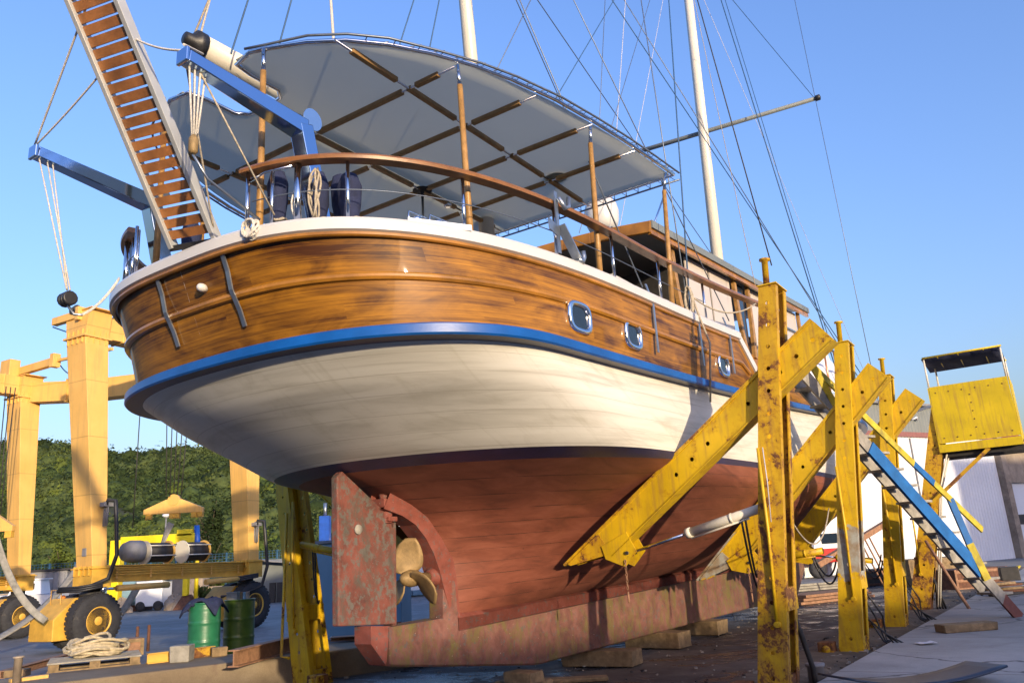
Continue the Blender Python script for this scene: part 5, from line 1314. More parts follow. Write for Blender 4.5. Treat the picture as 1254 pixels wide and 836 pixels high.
for k, (dx, h, w, mm, lab) in enumerate(((-.13, .14, .20, 'timber_grey', 'pale box lying on the olive drum'), (.04, .15, .06, 'timber', 'brown tin in the middle of the olive drum lid'), (.11, .14, .06, 'bluegrey', 'bluish tin on the olive drum lid'), (.18, .15, .07, 'pillar', 'buff tin at the right rim of the olive drum'))):
    mb = MB()
    if k == 0: mb.box((0, 0, h/2), (w, .16, h)); mb.box((0, 0, h+.006), (w+.012, .172, .02))
    else: mb.lathe((0, 0, 0), (0, 0, 1), [(w*.52, 0), (w*.55, .01), (w*.5, .015), (w*.5, h-.015), (w*.55, h-.008), (w*.52, h), (w*.4, h-.004)], 16)
    o = mb.build('tin' if k else 'small_box', mm, bevel=.004 if k == 0 else 0); o.location = (d2p[0]+dx, d2p[1]-.03*k, 1.035); tag(o, lab, 'tin' if k else 'box')
# pallet and rope
pp = Vector(wz(116, 815, .37)); ka = math.atan2(kd[1], kd[0])
pal = root('pallet', tuple(pp), ka-.10, 'worn grey wooden pallet lying on the kerb under coiled rope', 'pallet')
for j in (-.40, 0, .40):
    MB().box((0, j, .013), (1.15, .11, .022)).build('bottom_board', 'timber', pal)
    for i in (-.5, 0, .5): MB().box((i, j, .065), (.13, .11, .08)).build('pallet_block', 'timber', pal)
for j in range(6): MB().box((0, -.42+.168*j, .118), (1.16, .11, .022)).build('deck_board', 'timber_grey', pal)
P = []; rr = random.Random(2)
for k in range(17):
    cx, cy, rx_, ry_, tl, ph = rr.uniform(-.12, .12), rr.uniform(-.06, .06), rr.uniform(.20, .36), rr.uniform(.15, .25), rr.uniform(-.35, .35), rr.uniform(0, 6)
    zb_ = .15+.012*k
    for i in range(15):
        a = ph+2*PI*i/15; x = cx+rx_*math.cos(a); y = cy+ry_*math.sin(a); P.append(Vector((x, y, max(.152, zb_+tl*.22*math.cos(a+ph)+.02*math.sin(3*a)))))
o = MB().tube(P, .021, 8).build('rope_heap', 'rope_white', None); o.location = pp+Vector((-.02, 0, 0)); o.rotation_euler[2] = ka; tag(o, 'heap of thick pale mooring rope on the wooden pallet', 'rope')
M['rope_heap_mat'] = plain('thick_pale_rope', (.50, .42, .28), .9, var=.35, scale=18, bump=.8, bscale=70); o.data.materials[0] = M['rope_heap_mat']
# wooden box, iron rods
wb = Vector(wz(150, 803, .37)); wbr = root('wooden_crate', tuple(wb), ka, 'reddish brown wooden box behind the pallet beside two iron rods', 'crate')
mb = MB(); mb.box((0, 0, .13), (.52, .38, .26)); mb.build('crate_body', 'brownpipe', wbr, bevel=.012)
mb = MB(); mb.box((0, -.197, .23), (.54, .02, .05)); mb.box((0, -.197, .03), (.54, .02, .05)); mb.box((.25, 0, .13), (.05, .41, .25)); mb.build('crate_batten', 'timber', wbr)
for k, (x, y, h, lab) in enumerate(((167, 797, .40, 'shorter rusty iron rod standing beside the wooden box'), (181, 797, .42, 'right hand rusty iron rod standing behind the beams'))):
    p = wz(x, y, .3); o = MB().tube([(0, 0, 0), (0, 0, h*1.05)], .027, 10).build('iron_rod', 'rustiron'); o.location = (p[0], p[1], 0.05 if 0 else .30); o.scale = (1, 1, 1); tag(o, lab, 'rod')
p = wy(23, 803, 10.6); o = MB().lathe((0, 0, 0), (0, 0, 1), [(.048, -.50), (.048, -.02), (.066, -.018), (.066, 0), (.04, .004), (.035, -.03)], 16).build('pipe_bollard', 'pillar'); o.location = tuple(p); tag(o, 'rusty grey pipe bollard standing at the lower left corner', 'bollard')
# timber blocks on the kerb
def block(p, d, rz, mat, name, label, cat='timber block', group=None):
    o = MB().box((0, 0, d[2]/2), d).build(name, mat, bevel=.012); o.location = p; o.rotation_euler[2] = rz
    rr = random.Random(int(p[0]*100)); 
    for v in o.data.vertices: v.co.x += rr.uniform(-.012, .012); v.co.y += rr.uniform(-.012, .012)
    return tag(o, label, cat, group)
p = Vector(wz(217, 811, .37)); block(p+Vector((0, .15, 0)), (.26, .30, .22), ka-.5, 'timber_grey', 'timber_block', 'square ended grey timber block on the kerb left of the drums')
def ibeam(a, b, h, w, mat, label, name='steel_beam'):
    a, b = Vector(a), Vector(b); c = (a+b)/2; mb = MB(); a, b = a-c, b-c; u = Vector((0, 0, 1))
    mb.bar(a+u*h*.48, b+u*h*.48, w, h*.09); mb.bar(a+u*0, b+u*0, w*.12, h*.88); mb.bar(a-u*h*.48, b-u*h*.48, w, h*.09); o = mb.build(name, mat); o.location = c; return tag(o, label, 'steel beam')
g = lambda x, y, z: Vector(wz(x, y, z))
ibeam(g(180, 806, .44), g(232, 800, .44), .13, .12, 'lift_dark', 'yellow and brown steel beam lying behind the grey block'); ibeam(g(228, 800, .44), g(262, 796, .44), .13, .12, 'yellow_rusty', 'short yellow steel beam just right of the grey block')
ibeam(g(0, 826, .30), g(110, 796, .30), .10, .14, 'brownpipe', 'long brown steel beam behind the pallet at the left edge')
ibeam(g(286, 806, .47), g(365, 786, .47), .20, .16, 'brownpipe', 'brown steel beam lying in front of the olive drum')
ibeam(g(405, 782, .42), g(450, 779, .42), .06, .3, 'brownpipe', 'flat rusty plate beam on the kerb near the rudder')
p = g(268, 803, .37); block(p, (.22, .16, .13), .4, 'timber', 'timber_block', 'small brown block between the green drum and the brown beam')
block(g(20, 828, .3), (.30, .2, .10), .2, 'timber', 'timber_block', 'low dark block beside the pipe bollard')
mb = MB(); o = mb.box((0, 0, .02), (.42, .12, .04)).build('plank_offcut', 'lift'); o.location = g(35, 832, .37); o.rotation_euler[2] = ka+.2; tag(o, 'short orange plank offcut right of the pipe bollard', 'plank')
# keel blocks
def kblk(s, t, dims, rz, label, z=0.02, mat='timber'): 
    p = BW(s, t, z); return block(Vector(p), dims, ROTZ+rz, mat, 'keel_block', label, 'keel block', 'timber blocks under the keel')
kblk(-.35, .10, (.34, .62, .085), .1, 'thin lower timber slab of the keel support nearest the rudder')
kblk(-.52, .22, (.26, .42, .12), -.1, 'pale squared timber on the aft keel support', .107)
kblk(1.55, .12, (.40, 1.05, .20), .12, 'broad timber block under the middle of the visible keel')
kblk(3.55, .05, (.42, .95, .23), -.05, 'weathered timber block under the keel behind the first yellow stand')
kblk(5.4, .0, (.5, .9, .23), .0, 'dark timber block under the keel further forward')
kblk(.15, .45, (.20, .90, .05), .5, 'flat board lying under the aft end of the keel')
# slab objects
p = g(1184, 772, .13); block(p, (.80, .26, .11), .10, 'timber', 'timber_beam', 'short squared timber beam lying on the pale concrete slab')
mb = MB(); rows = []
for i in range(15):
    x = -.78+1.56*i/14; rows.append([(x, y, .02+.10*(x*x)/.6-.05*y) for y in np.linspace(-.30, .30, 7)])
mb.grid(rows, 0); o = mb.build('curved_sheet', 'darktarp'); o.location = g(1118, 838, .13); o.rotation_euler[2] = .12; sm = o.modifiers.new('t', 'SOLIDIFY'); sm.thickness = .02; tag(o, 'dark blue curved sheet lying on the slab at the bottom edge', 'sheet')
o = MB().lathe((0, 0, 0), (0, 0, 1), [(.085, 0), (.085, .19), (.10, .195), (.10, .225), (.07, .23)], 20).build('grey_bollard', 'grey'); p = g(1002, 842, .0); o.location = (p[0], p[1], .02); tag(o, 'short grey capped pipe stub beside the slab', 'bollard')
mb = MB(); rr = random.Random(4)
pb = g(1134, 788, .134); rows = []
for i in range(5): rows.append([(.09*(i-2)*.6, .05*(j-2), .01+.02*rr.random()) for j in range(5)])
mb.grid(rows, 0); o = mb.build('paper_scrap', 'tarp'); o.location = pb; tag(o, 'small white scrap lying on the concrete slab', 'scrap')
# yellow bowl shaped float on the far yard, debris heap on the right
mb = MB(); rows = []
for i in range(9):
    a = PI*i/8; rows.append([(x*1.0, math.cos(a)*.28*(1-(x/.95)**2)**.5, -math.sin(a)*.26*(1-(x/.95)**2)**.5+.32+.12*x*x) for x in np.linspace(-.93, .93, 13)])
mb.grid(rows, 0); o = mb.build('upturned_dinghy', 'yellowplank'); p = g(1231, 703, .0); o.location = (p[0], p[1], 0); sm = o.modifiers.new('t', 'SOLIDIFY'); sm.thickness = .03; o.scale = (.62, .62, .62); tag(o, 'small yellow dinghy shaped trough on the yard before the white shed', 'trough')
rr = random.Random(11)
for k in range(7):
    p = g(1236+rr.uniform(-5, 16), 730+rr.uniform(-4, 4), .13); labs = ['lowest dark plank of the scrap pile at the right edge', 'rusty plank second from the bottom of the scrap pile', 'dark plank lying crosswise in the right edge scrap pile', 'short dark board in the scrap pile by the stair foot', 'upper rusty board of the scrap pile by the stair foot', 'topmost dark board on the right edge scrap pile', 'brown box like offcut in front of the scrap pile']
    block(Vector((p[0]+.3, p[1]+.6, .13+.05*k)), (1.1-.08*k, .22, .05) if k < 6 else (.35, .3, .28), rr.uniform(-.5, .5), ['darkiron', 'rustiron', 'timber'][k % 3], 'scrap_board', labs[k], 'board', 'scrap boards by the stair foot')
# white kerb post and iron clutter behind the stands
def crate(p, d, rz, mat, label, nm='storage_crate', trim='timber'):
    r_ = root(nm, tuple(p), rz, label, 'crate'); MB().box((0, 0, d[2]/2), d).build('crate_body', mat, r_, bevel=.02)
    mb = MB()
    for z in (.12, .5, .88): mb.box((0, -d[1]/2-.012, d[2]*z), (d[0]*1.01, .022, d[2]*.12))
    for x in (-.49, 0, .49): mb.box((d[0]*x, -d[1]/2-.02, d[2]/2), (.06, .03, d[2]))
    mb.build('crate_batten', trim, r_); return r_
p = g(1145, 716, .0); crate((p[0], p[1], 0), (2.3, .9, .78), .25, 'timber', 'long brown timber crate between the last stands')
p = g(1190, 722, .0); crate((p[0], p[1], 0), (1.7, .8, .55), .3, 'rustiron', 'rust red iron box frame behind the stairs', trim='brownpipe')
p = g(1075, 716, .0); crate((p[0], p[1], 0), (1.5, .8, .5), .3, 'darkiron', 'dark machine crate seen between the second and third stands', trim='rustiron')
# lattice boom lying at an angle behind the stands
lb = root('lattice_boom', tuple(g(1030, 728, 0)), 0, 'rusty lattice jib raised at an angle behind the stands', 'jib')
a0 = Vector(wy(1000, 692, 24.))-lb.location; b0 = Vector(wy(1085, 640, 25.5))-lb.location
mb = MB(); mb.bar(a0, b0, .16, .16); 
for f in (.6, .66, .72, .30): mb.tube([a0.lerp(b0, f), a0.lerp(b0, f)+Vector((.6, 0, -1.7))], .025, 6)
mb.build('jib_chord', 'brownpipe', lb)
# planks stacked behind
for k, (x, y, lab) in enumerate(((1000, 722, 'grey plank stack left of the pale patched stand'), (1012, 736, 'pinkish plank bundle lying on the blue ground'))):
    p = g(x, y, .0); r_ = root('plank_stack', (p[0], p[1], 0), .3+.2*k, lab, 'planks')
    for j in range(3): MB().box((0, 0, .05+.075*j), (2.6-.2*j, .8, .06)).build('plank', 'timber_grey' if k == 0 else 'brownpipe', r_)
rr = random.Random(77); mb = MB()
for k in range(1700):
    if rr.random() < .6: p = BW(rr.uniform(-6, 14), rr.uniform(-3, 3.6), 0); z0 = .03
    else: u_ = rr.uniform(-3, 16); q_ = eb(u_, rr.uniform(-1.1, .3)); p = (q_[0], q_[1]); z0 = .06
    s_ = rr.uniform(.006, .022)*(2.2 if rr.random() < .04 else 1); a = rr.uniform(0, 3); rot = Matrix.Rotation(a, 3, 'Z') @ Matrix.Rotation(rr.uniform(-.5, .5), 3, 'X')
    mb.box((p[0], p[1], z0), (s_*rr.uniform(1, 2.6), s_*rr.uniform(.8, 1.5), s_*.8), rot=rot, mi=rr.choice((0, 0, 1, 2)))
tag(mb.build('grit', ['pillar', 'darkiron', 'timber_grey']), 'grit, stones and wood chips strewn over the slipway ground', 'grit', kind='stuff')
# small red truck
rt = root('red_truck', (*g(1008, 706, 0)[:2], 0), .35, 'small red truck with white and orange cab parked beyond the keel', 'truck')
MB().box((0, 0, .85), (2.6, 1.7, .55)).build('truck_body', 'redpaint', rt, bevel=.08)
MB().hexa([(-.9, -.8, 1.13), (.5, -.8, 1.13), (.5, .8, 1.13), (-.9, .8, 1.13), (-.6, -.7, 1.85), (.45, -.7, 1.85), (.45, .7, 1.85), (-.6, .7, 1.85)]).build('truck_cab', 'tarp', rt)
MB().box((-.05, -.78, 1.52), (.8, .06, .40)).build('cab_window', 'glass', rt); MB().box((1.0, 0, 1.4), (.6, 1.2, .55)).build('truck_toolbox', 'greendrum', rt)
for x in (-.85, .85):
    for y in (-.8, .8): MB().lathe((x, y-.1, .38), (0, 1, 0), [(.25, 0), (.38, .02), (.38, .2), (.25, .22)], 20).build('wheel', 'rubber', rt)
# blue grey utility cabin and bits behind the rudder
ub = Vector((-3.75, 18.6, 0)); uc = root('utility_cabin', tuple(ub), .0, 'blue grey sheet metal cabin standing behind the rudder', 'cabin')
MB().box((0, .8, 1.03), (1.9, 1.6, 2.06)).build('wall', 'bluegrey', uc, bevel=.02); MB().box((0, .8, 2.10), (2.0, 1.7, .06)).build('roof', 'grey', uc)
MB().box((.75, -.02, .15), (.38, .04, .3)).build('vent_panel', 'brownpipe', uc); MB().tube([(-.6, -.1, .05), (.1, -.1, .05), (.1, -.1, .16)], .04, 8).build('waste_pipe', 'white', uc)
# white ship far behind with scaffold
wsp = root('white_motor_ship', tuple(wy(500, 735, 40.)*np.array([1, 1, 0])), .1, 'white ship hull with a thin blue line seen through the propeller aperture', 'ship')
MB().hexa([(-3.0, 0, .3), (4.5, 0, .3), (4.5, 2.5, .3), (-3.0, 2.5, .3), (-3.4, -.3, 3.0), (5, -.3, 3.0), (5, 2.8, 3.0), (-3.4, 2.8, 3.0)]).build('ship_hull', 'boatwhite', wsp)
MB().box((.8, 1.2, 3.05), (8.6, 3.2, .12)).build('ship_gunwale', 'strongblue', wsp); MB().box((.8, -.30, 1.75), (8.0, .03, .07)).build('ship_stripe', 'strongblue', wsp)
sc_ = root('scaffold', tuple(wy(505, 735, 43.)*np.array([1, 1, 0])), .1, 'pipe scaffold with blue deck above the far white ship', 'scaffold')
mb = MB()
for x in np.linspace(-3, 3, 11):
    mb.tube([(x, 0, .0), (x, 0, 4.8)], .035, 6)
for z in (3.6, 4.2, 4.8): mb.tube([(-3, 0, z), (3, 0, z)], .035, 6)
mb.build('scaffold_pipe', 'tarp', sc_); MB().box((0, .3, 5.0), (6.2, .6, .2)).build('scaffold_deck', 'strongblue', sc_)
bm = root('blue_mast_crane', tuple(wy(398, 735, 38.)*np.array([1, 1, 0])), 0, 'blue upright crane tower behind the utility cabin', 'crane')
MB().box((0, 0, 1.95), (.45, .45, 3.9)).build('tower', 'strongblue', bm); MB().tube([(0, 0, 3.88), (.0, 0, 4.5)], .08, 8).build('tower_tip', 'dullsteel', bm)

# ================================================================== BEHIND THE LIFT
def at0(x, Y): p = wy(x, 700, Y); return (float(p[0]), float(p[1]), 0.)
mbt = root('motorboat', (*at0(36, 43)[:2], .35), .15, 'small white motorboat with cabin behind the left gantry leg', 'motorboat')
MB().hexa([(-1.6, -.5, 0), (1.6, -.7, 0), (1.6, .7, 0), (-1.6, .5, 0), (-2.3, -.8, .85), (1.7, -.95, .75), (1.7, .95, .75), (-2.3, .8, .85)]).build('motorboat_hull', 'boatwhite', mbt)
MB().hexa([(-.7, -.6, .8), (.9, -.6, .8), (.9, .6, .8), (-.7, .6, .8), (-.4, -.5, 1.5), (.8, -.5, 1.5), (.8, .5, 1.5), (-.4, .5, 1.5)]).build('motorboat_cabin', 'boatwhite', mbt)
MB().box((.1, -.58, 1.2), (.9, .06, .3)).build('cabin_window', 'glass', mbt); MB().box((.2, 0, 1.55), (1.5, 1.2, .06)).build('cabin_roof', 'boatwhite', mbt)
ct = root('shipping_container', at0(66, 46), .1, 'dull pinkish container behind the near gantry column', 'container')
MB().box((0, 0, 1.15), (2.3, 2, 2.3)).build('container_body', 'grey', ct, bevel=.02); MB().box((0, 0, 2.36), (2.9, 2.3, .1)).build('container_roof', 'darkiron', ct)
for k in range(8): MB().box((-1.02+.29*k, -1.02, 1.15), (.05, .05, 2.1)).build('container_rib', 'grey', ct)
tk = root('tank_trailer', at0(158, 44), 0, 'pale blue lying tank behind the front gantry wheel', 'tank')
MB().lathe((-1.4, 0, 1.0), (1, 0, 0), [(.0, 0), (.6, .03), (.85, .15), (.85, 2.6), (.6, 2.75), (0, 2.8)], 20).build('tank_shell', 'bluegrey', tk); MB().box((0, 0, .15), (2.2, 1.2, .3)).build('tank_cradle', 'rustiron', tk)
bx = root('box_trailer', at0(190, 43), .0, 'white box trailer standing under the lower beam of the gantry', 'trailer')
MB().box((0, 0, .85), (1.35, 1.2, 1.25)).build('trailer_box', 'boatwhite', bx, bevel=.04); MB().hexa([(-.6, -.6, 1.5), (1.0, -.6, 1.5), (1.0, .6, 1.5), (-.6, .6, 1.5), (-.9, -.5, 1.95), (.4, -.5, 1.95), (.4, .5, 1.95), (-.9, .5, 1.95)]).build('trailer_cover', 'bluegrey', bx)
for x in (-.4, .5): MB().lathe((x, -.66, .24), (0, 1, 0), [(.1, 0), (.24, .02), (.24, .16), (.1, .18)], 16).build('wheel', 'rubber', bx)
yc = root('jib_crane', at0(152, 42), 0, 'bright yellow boat jib crane with horizontal boom behind the winch drums', 'crane')
JZ = float(wy(150, 661, 42)[2]); x1 = float(wy(232, 665, 42)[0]-wy(152, 665, 42)[0]); xl = float(wy(142, 665, 42)[0]-wy(152, 665, 42)[0])
MB().box((xl, 0, JZ*.5), (.55, .5, JZ)).build('crane_leg', 'yellowplank', yc, bevel=.03)
M['brightyellow'] = plain('bright_crane_yellow', (.82, .62, .01), .45, var=.1)
yc.children[0].data.materials[0] = M['brightyellow']
MB().box((x1/2, 0, JZ-.1), (x1-xl, .4, .5)).build('boom', 'brightyellow', yc, bevel=.03); MB().box((x1-.3, 0, JZ+.18), (.8, .4, .34)).build('boom_head', 'brightyellow', yc, bevel=.03)
MB().box((x1-.05, -.3, 1.2), (.26, .3, 1.1)).build('hook_block', 'brightyellow', yc, bevel=.03); MB().tube([(x1-.05, -.3, 2.0), (x1-.05, -.1, JZ)], .05, 6).build('hook_wire', 'darkiron', yc)
for xx in (-1.0, x1-.05): MB().hexa([(xx-.5, -.6, 0), (xx+.5, -.6, 0), (xx+.5, .4, 0), (xx-.5, .4, 0), (xx-.15, -.3, .7), (xx+.15, -.3, .7), (xx+.15, .1, .7), (xx-.15, .1, .7)]).build('crane_base', 'rustiron' if xx > 0 else 'brightyellow', yc)
bt = root('blue_ram', at0(241, 42), 0, 'upright blue hydraulic ram beside the jib crane boom head', 'ram')
zt = float(wy(241, 643, 42)[2]); MB().tube([(0, 0, 0), (0, 0, zt-1.1)], .10, 10).build('ram_post', 'brightyellow', bt); MB().tube([(0, 0, zt-1.4), (-.1, 0, zt)], .17, 12, r2=.13).build('ram_body', 'strongblue', bt); MB().box((.05, 0, zt-1.3), (.5, .3, .4)).build('ram_clamp', 'strongblue', bt)
lp = root('lamp_post', at0(200, 60), 0, 'thin grey lamp post on the slope behind the lifting beam', 'lamp post')
z_ = float(wy(200, 632, 60)[2]); MB().tube([(0, 0, 0), (0, 0, z_)], .06, 8).build('pole', 'grey', lp); MB().lathe((0, 0, z_), (0, 0, 1), [(.1, -.1), (.28, 0), (.28, .12), (.1, .25), (0, .27)], 12).build('lamp', 'tarp', lp)
# low wall and sheds along the far yard edge
fw = MB(); 
for x0, x1_, z1_, d in ((-60, -30.5, 1.0, 0), (-30.5, -20.6, 1.25, .05), (-20.6, -12.5, .95, .0)): fw.box(((x0+x1_)/2, 48+d, z1_/2), (x1_-x0, .35, z1_))
tag(fw.build('retaining_wall', 'pillar'), 'low stained retaining wall along the far edge of the yard', 'wall')
s_a = root('small_shed', at0(330, 44), 0, 'grey green open shed at the right of the gantry', 'shed'); MB().box((.3, .6, 1.1), (2.4, 1.2, 2.2)).build('wall', 'shedgrey', s_a); MB().bar((-1.0, 0, 2.25), (1.9, 0, 1.9), 1.6, .08, up=(0, 0, 1)).build('roof', 'grey', s_a)
for k in range(3): MB().box((.2+.4*k, -.05, .5), (.3, .2, 1.0)).build('door_panel', 'darkiron', s_a)
s_b = root('small_shed', at0(225, 47), 0, 'low white roofed wall panel behind the rocks', 'shed'); MB().box((0, .5, .9), (2.2, 1, 1.8)).build('wall', 'pillar', s_b); MB().box((-.4, .45, 1.9), (2.6, 1.2, .5)).build('roof', 'tarp', s_b)
# fence
fe = root('mesh_fence', (-34, 52, 0), 0, 'blue mesh fence along the foot of the green hill', 'fence')
for k in range(34): MB().tube([(-12+1.6*k, 0, 0), (-12+1.6*k, 0, 2.9)], .06, 6).build('fence_post', 'fencemesh', fe)
mb = MB()
for z in np.linspace(1.1, 2.85, 12): mb.tube([(-12, 0, z), (41, 0, z)], .014, 4)
for k in range(250): mb.tube([(-12+.212*k, 0, 1.1), (-12+.212*k, 0, 2.85)], .012, 4)
mb.build('mesh_panel', 'fencemesh', fe)

# ================================================================== SHED AND HOUSES ON THE RIGHT
sa, sb_ = np.array([9.0, 33.4]), np.array([25.0, 42.7]); sd = (sb_-sa)/np.linalg.norm(sb_-sa); sn = np.array([-sd[1], sd[0]]); SLn = float(np.linalg.norm(sb_-sa))
shed = root('white_shed', (float(sa[0]), float(sa[1]), 0), math.atan2(sd[1], sd[0]), 'large white corrugated boat shed behind the stands', 'shed')
mb = MB(); n = int(SLn/.06); rows = [[], []]
for i in range(n+1):
    u = SLn*i/n; d = [0, -.045, -.045, 0][i % 4]
    for k, z in enumerate((0, 6.05)): rows[k].append((u, d, z))
mb.grid(rows, 0, smooth=False, flip=True); mb.build('wall', 'shedwhite', shed)
mb = MB(); rows = [[], []]
for i in range(n+1):
    u = SLn*i/n; d = [0, -.045, -.045, 0][i % 4]
    for k, z in enumerate((6.3, 7.6)): rows[k].append((u, d-.04, z))
mb.grid(rows, 0, smooth=False, flip=True); mb.build('upper_wall', 'shedgrey', shed)
MB().box((SLn/2, -.06, 6.17), (SLn+.1, .16, .24)).build('flashing', 'flash', shed)
MB().box((SLn/2, 8, 3.8), (SLn-.1, 15.8, 7.5)).build('shed_body', 'shedgrey', shed); MB().hexa([(-.2, -.3, 7.6), (SLn+.2, -.3, 7.6), (SLn+.2, 16, 7.6), (-.2, 16, 7.6), (-.2, -.3, 7.72), (SLn+.2, -.3, 7.72), (SLn+.2, 16, 7.9), (-.2, 16, 7.9)]).build('roof', 'grey', shed)
for u in (11.6,): MB().box((u, -.05, 3.0), (.07, .08, 6.0)).build('wall_joint', 'grey', shed)
MB().box((SLn+.22, -.1, 3.1), (.45, .5, 6.2)).build('corner_pillar', 'pillar', shed)
MB().tube([(11.9, -.15, 6.9), (12.1, -.3, 7.0), (12.3, -.15, 6.9)], .05, 8).build('wall_lamp', 'tarp', shed)
s2r = root('workshop', (float(sb_[0]+.8), float(sb_[1]+.6), 0), math.atan2(sd[1], sd[0]), 'white workshop with grey upper cladding right of the large shed', 'workshop')
MB().box((6, 4, 1.9), (12, 8, 3.8)).build('wall', 'shedwhite', s2r); MB().box((6, 3.9, 4.65), (12.1, 8.1, 1.7)).build('upper_wall', 'pillar', s2r); MB().box((6, 3.8, 5.55), (12.4, 8.6, .16)).build('roof', 'grey', s2r); MB().box((3.5, -.04, 1.9), (7, .06, .5)).build('window_band', 'darkiron', s2r)
hs = root('red_roof_house', tuple(wy(1236, 640, 75.)*np.array([1, 1, 0])), .3, 'house with a red tiled roof and white balcony on the slope', 'house')
hz = float(wy(1236, 592, 75)[2]); 
MB().box((0, 2, (hz+3)/2), (5, 4, hz+3)).build('wall', 'housewall', hs); MB().box((0, -.4, hz+2.3), (7.5, 1.6, .35)).build('balcony', 'tarp', hs)
MB().hexa([(-4.5, -1, hz+3), (6, -1, hz+3), (6, 5, hz+3), (-4.5, 5, hz+3), (-3.5, 2, hz+5), (5, 2, hz+5), (5, 2.2, hz+5), (-3.5, 2.2, hz+5)]).build('roof', 'redhouse', hs)
for x in (-1.2, 1.3): MB().box((x, -.02, hz+1), (.9, .1, 1.3)).build('window', 'darkiron', hs)

# ================================================================== VEGETATION
def hill_h(x, y):
    d = (y-58); 
    if x < 40:
        f = smoothstep((y-56)/130.); h = f*(28-.05*(x+60) if x < -0 else 25-.25*x)
    else: f = smoothstep((y-56)/130.); h = f*max(10, 19)
    return h*(1+.05*math.sin(x*.045+1)+.03*math.sin(x*.11+2))+f*1.2*mn.noise(Vector((x*.03, y*.03, 0)))*2
mb = MB(); rows = []
for i in range(45):
    y = 56+5.2*i; rows.append([(x, y, hill_h(x, y)-.02) for x in np.linspace(-260, 320, 100)])
mb.grid(rows, 0); struct(mb.build('hillside', 'hill'))
def leaf_clump(mb, c, rx, rz, n, size, rr, mi=0):
    """leaf faces scattered through an uneven volume"""
    lobes = [(Vector((rr.uniform(-.6, .6)*rx, rr.uniform(-.6, .6)*rx, rr.uniform(.1, .8)*rz)), rr.uniform(.35, .6)) for _ in range(6)]
    for _ in range(n):
        o, q = rr.choice(lobes); v = Vector((rr.gauss(0, 1), rr.gauss(0, 1), rr.gauss(0, 1))); v.normalize(); v *= rr.uniform(.6, 1.)
        p = Vector(c)+o+Vector((v.x*rx*q, v.y*rx*q, v.z*rz*q*.9)); s = size*rr.uniform(.6, 1.3)
        nrm = (v+Vector((rr.uniform(-.7, .7), rr.uniform(-.7, .7), rr.uniform(-.3, .9)))).normalized(); a = nrm.orthogonal().normalized(); b = nrm.cross(a); t = rr.uniform(0, PI); a, b = a*math.cos(t)+b*math.sin(t), b*math.cos(t)-a*math.sin(t)
        i = [mb.vert(p+a*s*x+b*s*y) for x, y in ((-1, 0), (0, -.7), (1, 0), (0, .7))]; mb.face(i, mi)
rr = random.Random(21); protos = []
for k in range(8):
    mb = MB(); ph = rr.uniform(0, 6.28); rws = []
    for a_ in range(4):
        th = PI/2*a_/3.4; rws.append([(math.cos(th)*math.cos(b_)*(q_ := rr.uniform(.62, .95)), math.cos(th)*math.sin(b_)*q_, .8*math.sin(th)*rr.uniform(.8, 1.05)) for b_ in (ph+1.047*j for j in range(6))])
    mb.grid(rws, 0, close=True); leaf_clump(mb, (0, 0, -.05), 1.05, 1.0, 46, .11, rr); protos.append((np.array(mb.v), np.array([f for f in mb.f if len(f) == 4])))
VV, FF, MI, base = [], [], [], 0
for _ in range(15500):
    y = 57+150*rr.random()**1.35; lim = y*.76
    x = rr.uniform(-lim-6, -y*.12) if rr.random() < .88 else rr.uniform(y*.50, y*.76)
    dn = mn.noise(Vector((x*.06, y*.06, 5)))
    if dn < -.42: continue
    sz = rr.uniform(.55, 1.35)*(1+(y-57)/170)*(1.5 if rr.random() < .06 else 1); pv, pf = rr.choice(protos); an = rr.uniform(0, 6.28); ca, sa = math.cos(an), math.sin(an)
    q = pv*sz*np.array([1, 1, rr.uniform(.75, 1.25)]); q = np.stack([q[:, 0]*ca-q[:, 1]*sa+x, q[:, 0]*sa+q[:, 1]*ca+y, q[:, 2]+hill_h(x, y)-.25], 1)
    VV.append(q); FF.append(pf+base); base += len(pv); u = rr.random()+dn*.5; MI.append(np.full(len(pf), 1 if u < .30 else (2 if u > .93 else 0), dtype=np.int32))
VV = np.concatenate(VV); FF = np.concatenate(FF); MI = np.concatenate(MI)
me = bpy.data.meshes.new('hillside_scrub'); me.vertices.add(len(VV)); me.vertices.foreach_set('co', VV.ravel().astype(np.float32)); me.loops.add(FF.size); me.loops.foreach_set('vertex_index', FF.ravel().astype(np.int32))
me.polygons.add(len(FF)); me.polygons.foreach_set('loop_start', np.arange(0, FF.size, 4, dtype=np.int32)); me.polygons.foreach_set('loop_total', np.full(len(FF), 4, dtype=np.int32)); me.polygons.foreach_set('material_index', MI)
for q in ('leaf_mid', 'leaf_dark', 'leaf_light'): me.materials.append(M[q])
me.update(calc_edges=True); o = bpy.data.objects.new('hillside_scrub', me); C.objects.link(o); tag(o, 'dense green maquis scrub covering the hillside', 'scrub', kind='stuff')
